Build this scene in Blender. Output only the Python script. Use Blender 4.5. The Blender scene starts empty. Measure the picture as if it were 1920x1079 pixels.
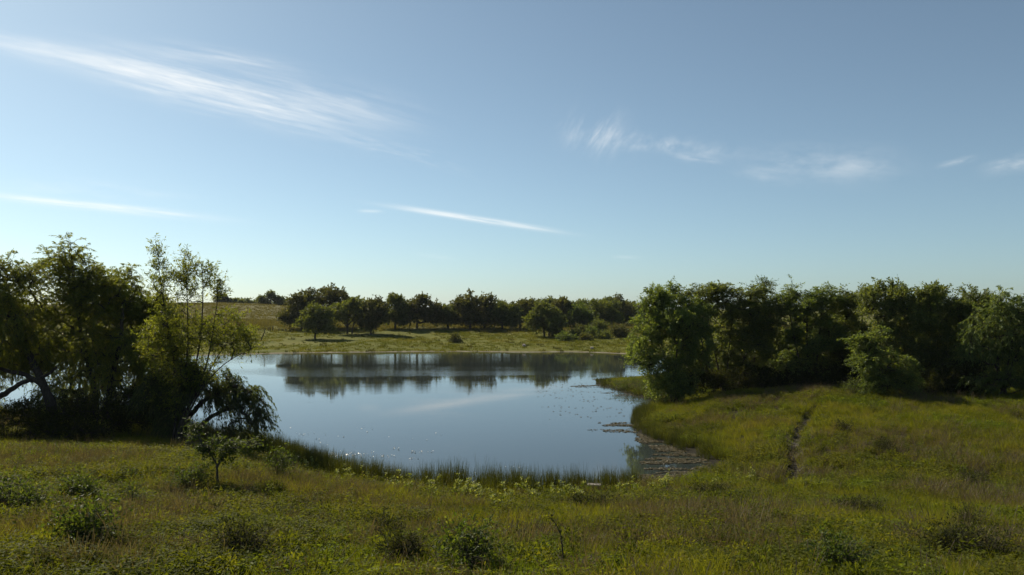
import bpy, math, random
import numpy as np
from mathutils import Vector

random.seed(7)
rng = np.random.default_rng(11)
sc = bpy.context.scene
COL = sc.collection
R = math.radians

# ------------------------------------------------------------------ camera
CAM_H = 6.0
F_PX = 1507.0
PITCH = math.atan((580 - 539.5) / F_PX)
cam_d = bpy.data.cameras.new('camera')
cam_d.sensor_width = 36.0
cam_d.lens = F_PX / 1920 * 36.0
cam_d.clip_start = 0.1
cam_d.clip_end = 20000
cam = bpy.data.objects.new('camera', cam_d)
COL.objects.link(cam)
cam.location = (0, 0, CAM_H)
cam.rotation_euler = (math.pi / 2 + PITCH, 0, 0)
sc.camera = cam

# ------------------------------------------------------------------ light
SUN_AZ, SUN_EL = R(-45), R(38)
sun_dir = Vector((math.sin(SUN_AZ) * math.cos(SUN_EL), math.cos(SUN_AZ) * math.cos(SUN_EL), math.sin(SUN_EL)))
sun_l = bpy.data.lights.new('sun', 'SUN')
sun_l.energy = 5.0
sun_l.angle = R(0.5)
sun_l.color = (1.0, 0.90, 0.72)
sun = bpy.data.objects.new('sun', sun_l)
COL.objects.link(sun)
sun.rotation_euler = (-sun_dir).to_track_quat('-Z', 'Y').to_euler()

sc.view_settings.view_transform = 'Standard'
sc.view_settings.look = 'None'
sc.view_settings.gamma = 1
sc.view_settings.use_curve_mapping = False
sc.view_settings.exposure = 0.45
sc.cycles.max_bounces = 8
sc.cycles.diffuse_bounces = 4
sc.cycles.glossy_bounces = 3
sc.cycles.transparent_max_bounces = 8
sc.cycles.transmission_bounces = 8
sc.cycles.caustics_reflective = False
sc.cycles.caustics_refractive = False
sc.cycles.sample_clamp_indirect = 6.0

def pix_dir(u, v):
    a = (u - 960) / F_PX
    b = (539.5 - v) / F_PX
    cp, sp = math.cos(PITCH), math.sin(PITCH)
    return Vector((a, cp - b * sp, sp + b * cp))

def at(u, v, d):
    """point at forward distance d on the ray through picture point (u, v)"""
    w = pix_dir(u, v)
    return Vector((w.x / w.y * d, d, CAM_H + w.z / w.y * d))

# ------------------------------------------------------------------ node helpers
class NT:
    def __init__(self, tree):
        self.t = tree
    def n(self, typ, **kw):
        nd = self.t.nodes.new(typ)
        for k, v in kw.items():
            setattr(nd, k, v)
        return nd
    def link(self, a, b):
        self.t.links.new(a, b)
    def put(self, sock, v):
        if isinstance(v, bpy.types.NodeSocket):
            self.link(v, sock)
        else:
            sock.default_value = v
    def math(self, op, a, b=None, c=None, clamp=False):
        nd = self.n('ShaderNodeMath', operation=op)
        nd.use_clamp = clamp
        self.put(nd.inputs[0], a)
        if b is not None: self.put(nd.inputs[1], b)
        if c is not None: self.put(nd.inputs[2], c)
        return nd.outputs[0]
    def mix(self, fac, a, b):
        nd = self.n('ShaderNodeMix', data_type='RGBA')
        self.put(nd.inputs[0], fac)
        for s, v in ((nd.inputs[6], a), (nd.inputs[7], b)):
            self.put(s, (*v, 1) if isinstance(v, tuple) and len(v) == 3 else v)
        return nd.outputs[2]
    def noise(self, vec, scale, detail=3, rough=0.55, dist=0.0):
        nd = self.n('ShaderNodeTexNoise')
        if vec is not None: self.link(vec, nd.inputs['Vector'])
        nd.inputs['Scale'].default_value = scale
        nd.inputs['Detail'].default_value = detail
        nd.inputs['Roughness'].default_value = rough
        nd.inputs['Distortion'].default_value = dist
        return nd.outputs[0]
    def ramp(self, fac, stops):
        nd = self.n('ShaderNodeValToRGB')
        e = nd.color_ramp.elements
        while len(e) < len(stops): e.new(0.5)
        for el, (p, c) in zip(e, stops):
            el.position = p
            el.color = (*c, 1) if len(c) == 3 else c
        self.link(fac, nd.inputs[0])
        return nd.outputs[0]
    def smooth(self, x, lo, hi):
        nd = self.n('ShaderNodeMapRange', interpolation_type='SMOOTHSTEP')
        self.put(nd.inputs[0], x)
        nd.inputs[1].default_value = lo
        nd.inputs[2].default_value = hi
        return nd.outputs[0]
    def combine(self, x, y, z=0.0):
        nd = self.n('ShaderNodeCombineXYZ')
        self.put(nd.inputs[0], x); self.put(nd.inputs[1], y); self.put(nd.inputs[2], z)
        return nd.outputs[0]

# ------------------------------------------------------------------ sky
SKY = 0.077
world = bpy.data.worlds.new('World')
sc.world = world
world.use_nodes = True
wt = NT(world.node_tree)
world.node_tree.nodes.clear()
sky = wt.n('ShaderNodeTexSky', sky_type='NISHITA')
sky.sun_disc = False
sky.sun_elevation = SUN_EL
sky.sun_rotation = SUN_AZ
sky.altitude = 1200
sky.air_density = 0.9
sky.dust_density = 1.5
sky.ozone_density = 4.5
tc = wt.n('ShaderNodeTexCoord')
sep = wt.n('ShaderNodeSeparateXYZ')
wt.link(tc.outputs['Generated'], sep.inputs[0])
ysafe = wt.math('MAXIMUM', sep.outputs[1], 0.05)
U = wt.math('DIVIDE', sep.outputs[0], ysafe)
W = wt.math('DIVIDE', sep.outputs[2], ysafe)

def cloud(p0, p1, half, amp, along=6.0, across=40.0, lo=0.42, hi=0.75, seed=0.0, skew=0.0, edge=1.0):
    """a wisp of cirrus stretched from p0 to p1; half = half-thickness as a slope"""
    d0, d1 = pix_dir(*p0), pix_dir(*p1)
    a = (d0.x / d0.y, d0.z / d0.y); b = (d1.x / d1.y, d1.z / d1.y)
    cx, cz = (a[0] + b[0]) / 2, (a[1] + b[1]) / 2
    L = math.hypot(b[0] - a[0], b[1] - a[1]) / 2
    co, si = (b[0] - a[0]) / (2 * L), (b[1] - a[1]) / (2 * L)
    du = wt.math('SUBTRACT', U, cx); dw = wt.math('SUBTRACT', W, cz)
    s = wt.math('ADD', wt.math('MULTIPLY', du, co), wt.math('MULTIPLY', dw, si))
    t = wt.math('SUBTRACT', wt.math('MULTIPLY', dw, co), wt.math('MULTIPLY', du, si))
    # envelope
    sn = wt.math('DIVIDE', s, L); tn = wt.math('DIVIDE', t, half)
    r2 = wt.math('ADD', wt.math('POWER', wt.math('ABSOLUTE', sn), 3.0), wt.math('MULTIPLY', tn, tn))
    env = wt.math('POWER', 2.718, wt.math('MULTIPLY', r2, -1.3))
    s2 = wt.math('ADD', s, wt.math('MULTIPLY', t, skew))
    vec = wt.combine(wt.math('MULTIPLY', s2, along), wt.math('MULTIPLY', t, across), seed)
    nz = wt.noise(vec, 1.0, 8, 0.62, 0.25)
    vec2 = wt.combine(wt.math('MULTIPLY', s2, along * 3.1), wt.math('MULTIPLY', t, across * 2.3), seed + 5)
    nz2 = wt.noise(vec2, 1.0, 5, 0.65, 0.2)
    nn = wt.math('ADD', wt.math('MULTIPLY', nz, 0.68), wt.math('MULTIPLY', nz2, 0.32))
    nn = wt.smooth(nn, lo, hi)
    return wt.math('MULTIPLY', wt.math('MULTIPLY', env, nn), amp)

CL = [
    cloud((-60, 68), (330, 148), 0.015, 0.72, 3.0, 42, 0.28, 0.70, 1.0),
    cloud((170, 104), (690, 226), 0.024, 0.95, 3.0, 38, 0.36, 0.70, 2.0),
    cloud((190, 138), (650, 246), 0.020, 0.7, 3.2, 42, 0.40, 0.70, 3.0),
    cloud((290, 86), (560, 132), 0.011, 0.40, 4.0, 60, 0.38, 0.68, 4.0),
    cloud((520, 150), (790, 222), 0.020, 0.30, 6.0, 50, 0.40, 0.70, 5.0),
    cloud((620, 250), (880, 318), 0.010, 0.34, 10.0, 70, 0.44, 0.72, 6.0),
    cloud((-40, 364), (400, 410), 0.0052, 0.75, 5.0, 110, 0.30, 0.62, 7.0),
    cloud((0, 345), (360, 372), 0.012, 0.22, 6.0, 60, 0.38, 0.70, 7.6),
    cloud((735, 387), (1035, 433), 0.0035, 0.80, 6.0, 160, 0.26, 0.58, 8.0),
    cloud((672, 396), (716, 397), 0.0022, 0.30, 6.0, 160, 0.26, 0.60, 8.5),
    cloud((1056, 243), (1190, 258), 0.024, 0.55, 34.0, 11, 0.42, 0.74, 9.0, skew=-0.45),
    cloud((1090, 258), (1380, 284), 0.011, 0.34, 24.0, 30, 0.40, 0.72, 10.0, skew=-0.4),
    cloud((1260, 290), (1350, 304), 0.006, 0.28, 18.0, 70, 0.36, 0.68, 11.0),
    cloud((1410, 300), (1680, 312), 0.021, 0.34, 8.0, 26, 0.36, 0.68, 12.3),
    cloud((1385, 324), (1510, 336), 0.010, 0.24, 10.0, 44, 0.34, 0.68, 13.0),
    cloud((1760, 312), (1830, 296), 0.004, 0.30, 14.0, 90, 0.36, 0.68, 14.0),
    cloud((1850, 316), (1990, 288), 0.011, 0.36, 10.0, 50, 0.38, 0.68, 15.0),
    cloud((780, 474), (860, 484), 0.004, 0.16, 14.0, 90, 0.36, 0.68, 16.0),
    cloud((1150, 482), (1200, 484), 0.002, 0.24, 14.0, 90, 0.30, 0.68, 17.0),
]
m = CL[0]
for c in CL[1:]:
    m = wt.math('ADD', m, c)
fwd = wt.smooth(sep.outputs[1], 0.06, 0.3)
m = wt.math('MULTIPLY', m, fwd, clamp=True)
hzn = wt.math('POWER', 2.718, wt.math('MULTIPLY', wt.math('ABSOLUTE', sep.outputs[2]), -9.0))
tint = wt.mix(hzn, (.93, 1.03, .925), (.90, 1.01, .97))
mulc = wt.n('ShaderNodeMix', data_type='RGBA', blend_type='MULTIPLY'); mulc.inputs[0].default_value = 1
hsv = wt.n('ShaderNodeHueSaturation'); hsv.inputs['Saturation'].default_value = .80
wt.link(sky.outputs[0], hsv.inputs['Color'])
wt.link(hsv.outputs[0], mulc.inputs[6]); wt.link(tint, mulc.inputs[7])
CB = 0.82 / SKY
col = wt.mix(wt.math('MULTIPLY', m, 0.85), mulc.outputs[2], (CB, CB * 1.0, CB * 0.97))
bg = wt.n('ShaderNodeBackground')
wt.link(col, bg.inputs[0])
bg.inputs[1].default_value = SKY
wo = wt.n('ShaderNodeOutputWorld')
wt.link(bg.outputs[0], wo.inputs[0])

# ------------------------------------------------------------------ numpy noise
def _hash(ix, iy, s):
    h = np.sin(ix * 127.1 + iy * 311.7 + s * 74.7) * 43758.5453
    return h - np.floor(h)
def vnoise(x, y, s=0.0):
    ix, iy = np.floor(x), np.floor(y)
    fx, fy = x - ix, y - iy
    fx = fx * fx * (3 - 2 * fx); fy = fy * fy * (3 - 2 * fy)
    a = _hash(ix, iy, s); b = _hash(ix + 1, iy, s); c = _hash(ix, iy + 1, s); d = _hash(ix + 1, iy + 1, s)
    return (a * (1 - fx) + b * fx) * (1 - fy) + (c * (1 - fx) + d * fx) * fy
def fbm(x, y, s=0.0, o=3):
    r = 0; am = 1; tot = 0
    for i in range(o):
        r = r + vnoise(x * 2 ** i, y * 2 ** i, s + i * 3.3) * am
        tot += am; am *= 0.5
    return r / tot
def sstep(a, b, x):
    t = np.clip((x - a) / (b - a), 0, 1)
    return t * t * (3 - 2 * t)

# ------------------------------------------------------------------ pond outline (world metres, water at z = 0)
def on_water(u, v):
    w = pix_dir(u, v); k = CAM_H / -w.z
    return (w.x * k, w.y * k)
shore_px = [(-250, 700), (-60, 684), (150, 675), (330, 669), (480, 664), (560, 662.5), (680, 661), (800, 660), (900, 660),
            (985, 661.5), (1060, 660), (1150, 663), (1215, 667), (1262, 676), (1268, 690), (1225, 704), (1165, 710), (1122, 713),
            (1116, 719), (1150, 731), (1195, 744), (1252, 756), (1192, 767), (1190, 778), (1184, 797),
            (1197, 812), (1232, 828), (1280, 846), (1325, 862), (1330, 874), (1290, 890), (1210, 905), (1120, 914), (1000, 917),
            (900, 916), (800, 911), (700, 899), (620, 880), (560, 858), (515, 840), (440, 822), (350, 812), (250, 800), (100, 782),
            (-60, 776), (-300, 770), (-480, 750)]
POND = np.array([on_water(*p) for p in shore_px])
# smooth + roughen outline
def chaikin(P, k=2):
    for _ in range(k):
        Q = np.roll(P, -1, 0)
        P = np.stack([P * .75 + Q * .25, P * .25 + Q * .75], 1).reshape(-1, 2)
    return P
POND = chaikin(POND, 2)

def pond_sd(x, y):
    x = np.asarray(x, float); y = np.asarray(y, float)
    shp = x.shape
    x = x.ravel(); y = y.ravel()
    best = np.full(x.shape, 1e18); inside = np.zeros(x.shape, bool)
    A = POND; B = np.roll(POND, -1, 0)
    for (ax, ay), (bx, by) in zip(A, B):
        dx, dy = bx - ax, by - ay
        t = np.clip(((x - ax) * dx + (y - ay) * dy) / (dx * dx + dy * dy + 1e-12), 0, 1)
        best = np.minimum(best, (x - ax - t * dx) ** 2 + (y - ay - t * dy) ** 2)
        if ay != by:
            c = ((ay > y) != (by > y)) & (x < (bx - ax) * (y - ay) / (by - ay) + ax)
            inside ^= c
    d = np.sqrt(best)
    return np.where(inside, -d, d).reshape(shp)

# ------------------------------------------------------------------ terrain height
CP = []
def cp(u, v, d):
    p = at(u, v, d); CP.append((p.x, p.y, p.z))
def cw(x, y, z): CP.append((x, y, z))
for x in (-60, -25, 0, 25, 60): cw(x, -60, 3.0); cw(x, -15, 4.2); cw(x, 0, 4.25)
for u in (-300, 200, 960, 1600, 2200): cp(u, 1079, 9.2)
cp(960, 950, 19.0); cp(700, 945, 18.5); cp(450, 905, 19.5); cp(150, 898, 19.5); cp(-300, 890, 20)
cp(1250, 945, 19.5); cp(1500, 930, 20.5); cp(1750, 925, 20.5); cp(2200, 925, 20)
cp(60, 838, 29); cp(220, 830, 30); cp(330, 836, 29.5); cp(-300, 830, 30); cp(430, 858, 26)
cw(-22, 37, .55); cw(-32, 38, .6); cw(-14, 34.5, .35)
cp(1400, 900, 25.5); cp(1400, 852, 31); cp(1350, 800, 37.5); cp(1290, 762, 44); cp(1400, 745, 44)
cp(1520, 737, 43.5); cp(1700, 747, 41); cp(1900, 768, 37); cp(2200, 775, 36); cp(1900, 860, 26.5); cp(1650, 850, 29); cp(1520, 835, 30.5)
cw(14, 54, .8); cw(24, 55, 1.2); cw(36, 52, 1.4); cw(50, 55, 1.6); cw(20, 66, .9); cw(45, 85, 1.4); cw(60, 112, 2)
for u in (430, 560, 700, 850, 960, 1060, 1160, 1260):
    cp(u, 648, 121); cp(u, 634, 135)
for u in (300, 430, 520): cp(u, 617, 150); cp(u, 594, 188); cp(u, 573, 240); cp(u - 20, 569, 290)
for u in (640, 760, 880, 1000): cp(u, 618, 152); cp(u, 604, 195); cp(u, 596, 260)
for u in (1080, 1180, 1300): cp(u, 622, 148); cp(u, 606, 190); cp(u, 594, 260)
cw(-160, 120, 1.5); cw(-200, 200, 6); cw(-70, 75, .8); cw(-70, 45, .9); cw(-300, 300, 7); cw(200, 300, 4.5); cw(160, 150, 3); cw(100, 60, 2.5)
cw(0, 420, 5); cw(-160, 420, 7.5); cw(260, 420, 5)
for p in POND[::3]: CP.append((p[0], p[1], 0.1))
CP = np.array(CP)
def _ker(dx, dy): return np.sqrt(dx * dx + dy * dy + 25.0)
_A = _ker(CP[:, None, 0] - CP[None, :, 0], CP[:, None, 1] - CP[None, :, 1])
_n = len(CP)
_M = np.zeros((_n + 1, _n + 1)); _M[:_n, :_n] = _A + np.eye(_n) * -0.4; _M[_n, :_n] = 1; _M[:_n, _n] = 1
_w = np.linalg.solve(_M, np.append(CP[:, 2], 0))

RUT = None
def H(x, y, sd=None):
    x = np.asarray(x, float); y = np.asarray(y, float)
    z = np.full(x.shape, _w[_n])
    for i in range(_n):
        z = z + _w[i] * _ker(x - CP[i, 0], y - CP[i, 1])
    rr = np.hypot(x, y - 120)
    z = z + (5.0 - z) * sstep(320, 700, rr)
    if sd is None: sd = pond_sd(x, y)
    near = 1 - sstep(60, 110, y)
    amp = 0.05 + 0.10 * near
    z = z + (fbm(x * .45, y * .45, 1.0, 3) - .5) * 2 * amp + (fbm(x * .09, y * .09, 5.0, 2) - .5) * 0.5 * sstep(1, 9, sd)
    z = z + (fbm(x * 1.6, y * 1.6, 8.0, 2) - .5) * .12 * near
    z = z - .22 * (1 - sstep(55, 70, y)) * sstep(12, 18, y)
    t = sstep(0, 5.0, sd)
    out = (0.03 + 0.05 * np.clip(sd, 0, 3)) * (1 - t) + np.maximum(z, 0.12) * t
    ins = -0.02 - np.minimum(0.12 * np.abs(sd), 1.4)
    z = np.where(sd > 0, out, ins)
    if RUT is not None:
        q = np.full(x.shape, 1e9)
        for a, b in zip(RUT[:-1], RUT[1:]):
            dx, dy = b[0] - a[0], b[1] - a[1]
            tt = np.clip(((x - a[0]) * dx + (y - a[1]) * dy) / (dx * dx + dy * dy), 0, 1)
            q = np.minimum(q, np.hypot(x - a[0] - tt * dx, y - a[1] - tt * dy))
        z = z - 0.30 * (1 - sstep(0.1, 0.5, q))
    return z
def hz(x, y): return float(H(np.array([x]), np.array([y]))[0])

_ds = np.concatenate([np.linspace(5, 60, 551), np.linspace(60.5, 330, 540)])
def hit(u, v):
    """where the ray through picture point (u, v) first meets the ground"""
    w = pix_dir(u, v)
    x = w.x / w.y * _ds; z = CAM_H + w.z / w.y * _ds
    g = H(x, _ds)
    g = np.maximum(g, 0)
    k = np.argmax(z <= g) if (z <= g).any() else len(_ds) - 1
    return Vector((x[k], _ds[k], g[k]))

RUT_ = [hit(u, v) for u, v in [(1530, 762), (1512, 782), (1498, 806), (1488, 826), (1486, 845), (1493, 866), (1490, 884), (1472, 904), (1448, 922)]]
RUT = [(p.x, p.y) for p in RUT_]

# ------------------------------------------------------------------ mesh helpers
def mesh_np(name, V, Fc, mat=None, var=None, smooth=False, attrs=None):
    V = np.asarray(V, np.float32); Fc = np.asarray(Fc, np.int32)
    me = bpy.data.meshes.new(name)
    nf, k = Fc.shape
    me.vertices.add(len(V)); me.vertices.foreach_set('co', V.ravel())
    me.loops.add(nf * k); me.loops.foreach_set('vertex_index', Fc.ravel())
    me.polygons.add(nf)
    me.polygons.foreach_set('loop_start', np.arange(0, nf * k, k, dtype=np.int32))
    try: me.polygons.foreach_set('loop_total', np.full(nf, k, np.int32))
    except Exception: pass
    me.polygons.foreach_set('use_smooth', np.full(nf, smooth, bool))
    if var is not None:
        at_ = me.attributes.new('var', 'FLOAT', 'FACE'); at_.data.foreach_set('value', np.asarray(var, np.float32))
    if attrs:
        for k_, v_ in attrs.items():
            a_ = me.attributes.new(k_, 'FLOAT', 'POINT'); a_.data.foreach_set('value', np.asarray(v_, np.float32))
    me.update(calc_edges=True)
    if mat: me.materials.append(mat)
    return me
def obj(name, me, parent=None, loc=None):
    o = bpy.data.objects.new(name, me)
    COL.objects.link(o)
    if parent is not None: o.parent = parent
    if loc is not None: o.location = loc
    return o
def thing(name, label, cat, loc, group=None):
    o = bpy.data.objects.new(name, None)
    o.empty_display_size = 0.2
    COL.objects.link(o)
    o.location = loc
    o['label'] = label; o['category'] = cat
    if group: o['group'] = group
    return o
def tag(o, label=None, cat=None, kind=None, group=None):
    if label: o['label'] = label
    if cat: o['category'] = cat
    if kind: o['kind'] = kind
    if group: o['group'] = group
    return o

# ------------------------------------------------------------------ materials
def new_mat(name):
    mt = bpy.data.materials.new(name); mt.use_nodes = True
    mt.node_tree.nodes.clear()
    return mt, NT(mt.node_tree)
def leaf_mat(name, stops, trans=0.42, rough=0.5, tcol=(1.7, 1.6, .5), spec=0.25, inst=False, pos=0.0):
    """stops: colours along the per-leaf variation"""
    mt, t = new_mat(name)
    a = t.n('ShaderNodeAttribute', attribute_name='var')
    f = a.outputs['Fac']
    if inst:
        oi = t.n('ShaderNodeObjectInfo')
        f = t.math('ADD', t.math('MULTIPLY', f, .35), t.math('MULTIPLY', oi.outputs['Random'], .65))
    if pos:
        g = t.n('ShaderNodeNewGeometry')
        nz = t.noise(g.outputs['Position'], pos, 4, .6, .4)
        nz = t.smooth(nz, .30, .70)
        f = t.math('ADD', t.math('MULTIPLY', f, .42), t.math('MULTIPLY', nz, .58))
    c = t.ramp(f, stops)
    p = t.n('ShaderNodeBsdfPrincipled')
    t.link(c, p.inputs['Base Color'])
    p.inputs['Roughness'].default_value = rough
    p.inputs['Specular IOR Level'].default_value = spec
    tr = t.n('ShaderNodeBsdfTranslucent')
    mm = t.n('ShaderNodeMix', data_type='RGBA', blend_type='MULTIPLY')
    mm.inputs[0].default_value = 1
    t.link(c, mm.inputs[6]); mm.inputs[7].default_value = (*tcol, 1)
    t.link(mm.outputs[2], tr.inputs[0])
    ms = t.n('ShaderNodeMixShader'); ms.inputs[0].default_value = trans
    t.link(p.outputs[0], ms.inputs[1]); t.link(tr.outputs[0], ms.inputs[2])
    o = t.n('ShaderNodeOutputMaterial'); t.link(ms.outputs[0], o.inputs[0])
    return mt
def bark_mat(name, c1, c2, scale=14):
    mt, t = new_mat(name)
    g = t.n('ShaderNodeTexCoord')
    mp = t.n('ShaderNodeMapping'); mp.inputs['Scale'].default_value = (1, 1, .25)
    t.link(g.outputs['Object'], mp.inputs[0])
    nz = t.noise(mp.outputs[0], scale, 5, .65)
    c = t.ramp(nz, [(.3, c1), (.7, c2)])
    p = t.n('ShaderNodeBsdfPrincipled'); t.link(c, p.inputs['Base Color']); p.inputs['Roughness'].default_value = .9
    p.inputs['Specular IOR Level'].default_value = .15
    b = t.n('ShaderNodeBump'); b.inputs['Strength'].default_value = .6; b.inputs['Distance'].default_value = .03
    t.link(nz, b.inputs['Height']); t.link(b.outputs[0], p.inputs['Normal'])
    o = t.n('ShaderNodeOutputMaterial'); t.link(p.outputs[0], o.inputs[0])
    return mt

M = {}
M['willow'] = leaf_mat('willow_leaf', [(0, (0.0858, 0.1095, 0.0232)), (0.5, (0.1454, 0.168, 0.035)), (1, (0.2331, 0.2305, 0.0582))], 0.62)
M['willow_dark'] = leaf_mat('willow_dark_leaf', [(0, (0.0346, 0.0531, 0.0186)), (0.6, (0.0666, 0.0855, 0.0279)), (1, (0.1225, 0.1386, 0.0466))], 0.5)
M['willow_yellow'] = leaf_mat('willow_yellow_leaf', [(0, (0.0751, 0.1002, 0.02)), (0.5, (0.1428, 0.167, 0.0334)), (1, (0.2405, 0.2338, 0.0584))], 0.6)
M['broad'] = leaf_mat('broad_leaf', [(0, (0.0715, 0.106, 0.0315)), (0.5, (0.1228, 0.1654, 0.0496)), (1, (0.2341, 0.2649, 0.0902))], 0.5, .5, spec=.25)
M['elm'] = leaf_mat('elm_leaf', [(0, (0.0722, 0.0961, 0.034)), (0.55, (0.1204, 0.1465, 0.0487)), (1, (0.2289, 0.2403, 0.0924))], 0.5, .5, spec=.22)
M['pale'] = leaf_mat('pale_leaf', [(0, (0.0518, 0.0782, 0.0209)), (0.5, (0.0828, 0.115, 0.0322)), (1, (0.1346, 0.1667, 0.0483))], 0.5)
M['oak'] = leaf_mat('oak_leaf', [(0, (0.0491, 0.056, 0.023)), (0.55, (0.0785, 0.0826, 0.0316)), (1, (0.1389, 0.1299, 0.0516))], 0.4, .6, spec=.12)
M['oak_green'] = leaf_mat('oak_green_leaf', [(0, (0.0599, 0.0776, 0.0266)), (0.55, (0.0965, 0.115, 0.037)), (1, (0.1663, 0.1786, 0.0622))], 0.42, .6, spec=.12)
M['shrub'] = leaf_mat('shrub_leaf', [(0, (0.0421, 0.0654, 0.0154)), (0.55, (0.0725, 0.1028, 0.022)), (1, (0.146, 0.1636, 0.0494))], 0.45, .55, spec=.15)
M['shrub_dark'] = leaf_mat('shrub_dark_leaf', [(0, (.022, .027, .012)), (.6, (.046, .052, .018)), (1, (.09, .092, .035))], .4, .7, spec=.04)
M['lime'] = leaf_mat('lime_leaf', [(0, (0.0799, 0.1119, 0.0149)), (0.5, (0.1279, 0.1599, 0.0267)), (1, (0.2132, 0.2239, 0.0746))], .5)
M['bark'] = bark_mat('dark_bark', (.030, .024, .018), (.075, .062, .048))
M['twig'] = bark_mat('grey_twig', (.05, .042, .032), (.11, .095, .075))
M['deadwood'] = bark_mat('weathered_wood', (.10, .09, .08), (.26, .24, .22), 9)

# ------------------------------------------------------------------ ground sheet
def axis(breaks):
    out = []
    for (a, b, s) in breaks: out += list(np.arange(a, b, s))
    return np.array(out + [breaks[-1][1]])
xs = axis([(-9000, -1000, 1600), (-1000, -300, 100), (-300, -90, 10), (-90, -34, 1.6), (-34, 38, .38), (38, 90, 1.6), (90, 300, 10), (300, 1000, 100), (1000, 9001, 1600)])
ys = axis([(-6000, -300, 950), (-300, -20, 20), (-20, 4, 2), (4, 30, .33), (30, 72, .5), (72, 175, 1.0), (175, 320, 5), (320, 1000, 40), (1000, 10001, 900)])
GX, GY = np.meshgrid(xs, ys)
SDg = pond_sd(GX, GY)
GZ = H(GX, GY, SDg)
nx, ny = len(xs), len(ys)
V = np.stack([GX, GY, GZ], -1).reshape(-1, 3)
ii = (np.arange(ny - 1)[:, None] * nx + np.arange(nx - 1)[None, :]).ravel()
Fq = np.stack([ii, ii + 1, ii + 1 + nx, ii + nx], 1)
mud = (1 - sstep(.2, 1.6, SDg)).ravel()
tan_ = (sstep(146, 165, GY) * (1 - sstep(-30, 40, GX) * .55)).ravel()
far_ = sstep(60, 105, GY).ravel()

mt, t = new_mat('meadow_ground')
g = t.n('ShaderNodeNewGeometry')
P = g.outputs['Position']
amud = t.n('ShaderNodeAttribute', attribute_name='mud').outputs['Fac']
atan = t.n('ShaderNodeAttribute', attribute_name='tan').outputs['Fac']
afar = t.n('ShaderNodeAttribute', attribute_name='far').outputs['Fac']
n1 = t.noise(P, .22, 5, .6, .4); n2 = t.noise(P, 1.3, 5, .65); n3 = t.noise(P, 7, 4, .65); n4 = t.noise(P, .05, 3, .5)
soil = t.ramp(n3, [(.3, (.028, .024, .014)), (.7, (.060, .055, .028))])
past = t.ramp(t.math('ADD', t.math('MULTIPLY', n1, .6), t.math('MULTIPLY', n2, .4)),
              [(.32, (.060, .072, .010)), (.5, (.100, .106, .016)), (.66, (.140, .128, .030))])
bare = t.ramp(n3, [(.3, (.16, .12, .085)), (.7, (.26, .21, .16))])
bm = t.math('MULTIPLY', t.smooth(n2, .60, .72), t.smooth(n1, .5, .62))
past = t.mix(t.math('MULTIPLY', bm, .35), past, bare)
dry = t.ramp(t.math('ADD', t.math('MULTIPLY', n2, .5), t.math('MULTIPLY', n4, .5)), [(.35, (.078, .074, .024)), (.65, (.118, .106, .040))])
c = t.mix(afar, soil, past)
c = t.mix(atan, c, dry)
mudc = t.ramp(n2, [(.3, (.09, .075, .05)), (.7, (.24, .21, .16))])
c = t.mix(t.math('MULTIPLY', amud, afar), c, mudc)
wetc = t.mix(t.math('SUBTRACT', 1.0, afar), (.05, .045, .03), (.02, .018, .012))
wm = t.math('MULTIPLY', amud, t.math('SUBTRACT', 1.0, afar))
c = t.mix(wm, c, wetc)
p = t.n('ShaderNodeBsdfPrincipled'); t.link(c, p.inputs['Base Color']); p.inputs['Roughness'].default_value = .95
p.inputs['Specular IOR Level'].default_value = .1
b = t.n('ShaderNodeBump'); b.inputs['Strength'].default_value = .8; b.inputs['Distance'].default_value = .25
t.link(t.math('ADD', n2, t.math('MULTIPLY', n3, .5)), b.inputs['Height']); t.link(b.outputs[0], p.inputs['Normal'])
o = t.n('ShaderNodeOutputMaterial'); t.link(p.outputs[0], o.inputs[0])
M['ground'] = mt
ground = obj('ground', mesh_np('ground', V, Fq, mt, smooth=True, attrs={'mud': mud, 'tan': tan_, 'far': far_}))
tag(ground, 'uneven meadow ground sloping down to the pond and up beyond it', 'ground', 'structure')

# ------------------------------------------------------------------ water
mt, t = new_mat('pond_water')
g = t.n('ShaderNodeNewGeometry'); P = g.outputs['Position']
sp = t.n('ShaderNodeSeparateXYZ'); t.link(P, sp.inputs[0])
mp = t.n('ShaderNodeMapping'); mp.inputs['Scale'].default_value = (.045, .16, 1); mp.inputs['Rotation'].default_value = (0, 0, R(4))
t.link(P, mp.inputs[0])
wind = t.smooth(t.noise(mp.outputs[0], 1.0, 3, .55, .5), .46, .60)
# a long ruffled lane in the lee of the far bank
lane = t.math('MULTIPLY', t.smooth(sp.outputs[1], 86, 90), t.math('SUBTRACT', 1.0, t.smooth(sp.outputs[1], 106, 109)))
mpw = t.n('ShaderNodeMapping'); mpw.inputs['Scale'].default_value = (.35, 1.0, 1); t.link(P, mpw.inputs[0])
ywob = t.math('ADD', sp.outputs[1], t.math('MULTIPLY', t.noise(mpw.outputs[0], .10, 4, .65), 16.0))
laneb = t.math('MULTIPLY', t.smooth(ywob, 79.5, 81.5), t.math('SUBTRACT', 1.0, t.smooth(ywob, 85, 93)))
laneb = t.math('MULTIPLY', laneb, t.math('SUBTRACT', 1.0, t.smooth(sp.outputs[0], -6, 12)))
lane2 = t.math('MULTIPLY', lane, t.math('SUBTRACT', 1.0, t.smooth(sp.outputs[0], -8, 14)))
rip1 = t.noise(P, 2.6, 3, .6, .6); rip2 = t.noise(P, 9.0, 3, .6, .3)
mp2 = t.n('ShaderNodeMapping'); mp2.inputs['Scale'].default_value = (.5, 1.0, 1); t.link(P, mp2.inputs[0])
swell = t.noise(mp2.outputs[0], .8, 2, .5)
hgt = t.math('ADD', t.math('ADD', t.math('MULTIPLY', rip1, .6), t.math('MULTIPLY', rip2, .22)), t.math('MULTIPLY', swell, .5))
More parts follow.
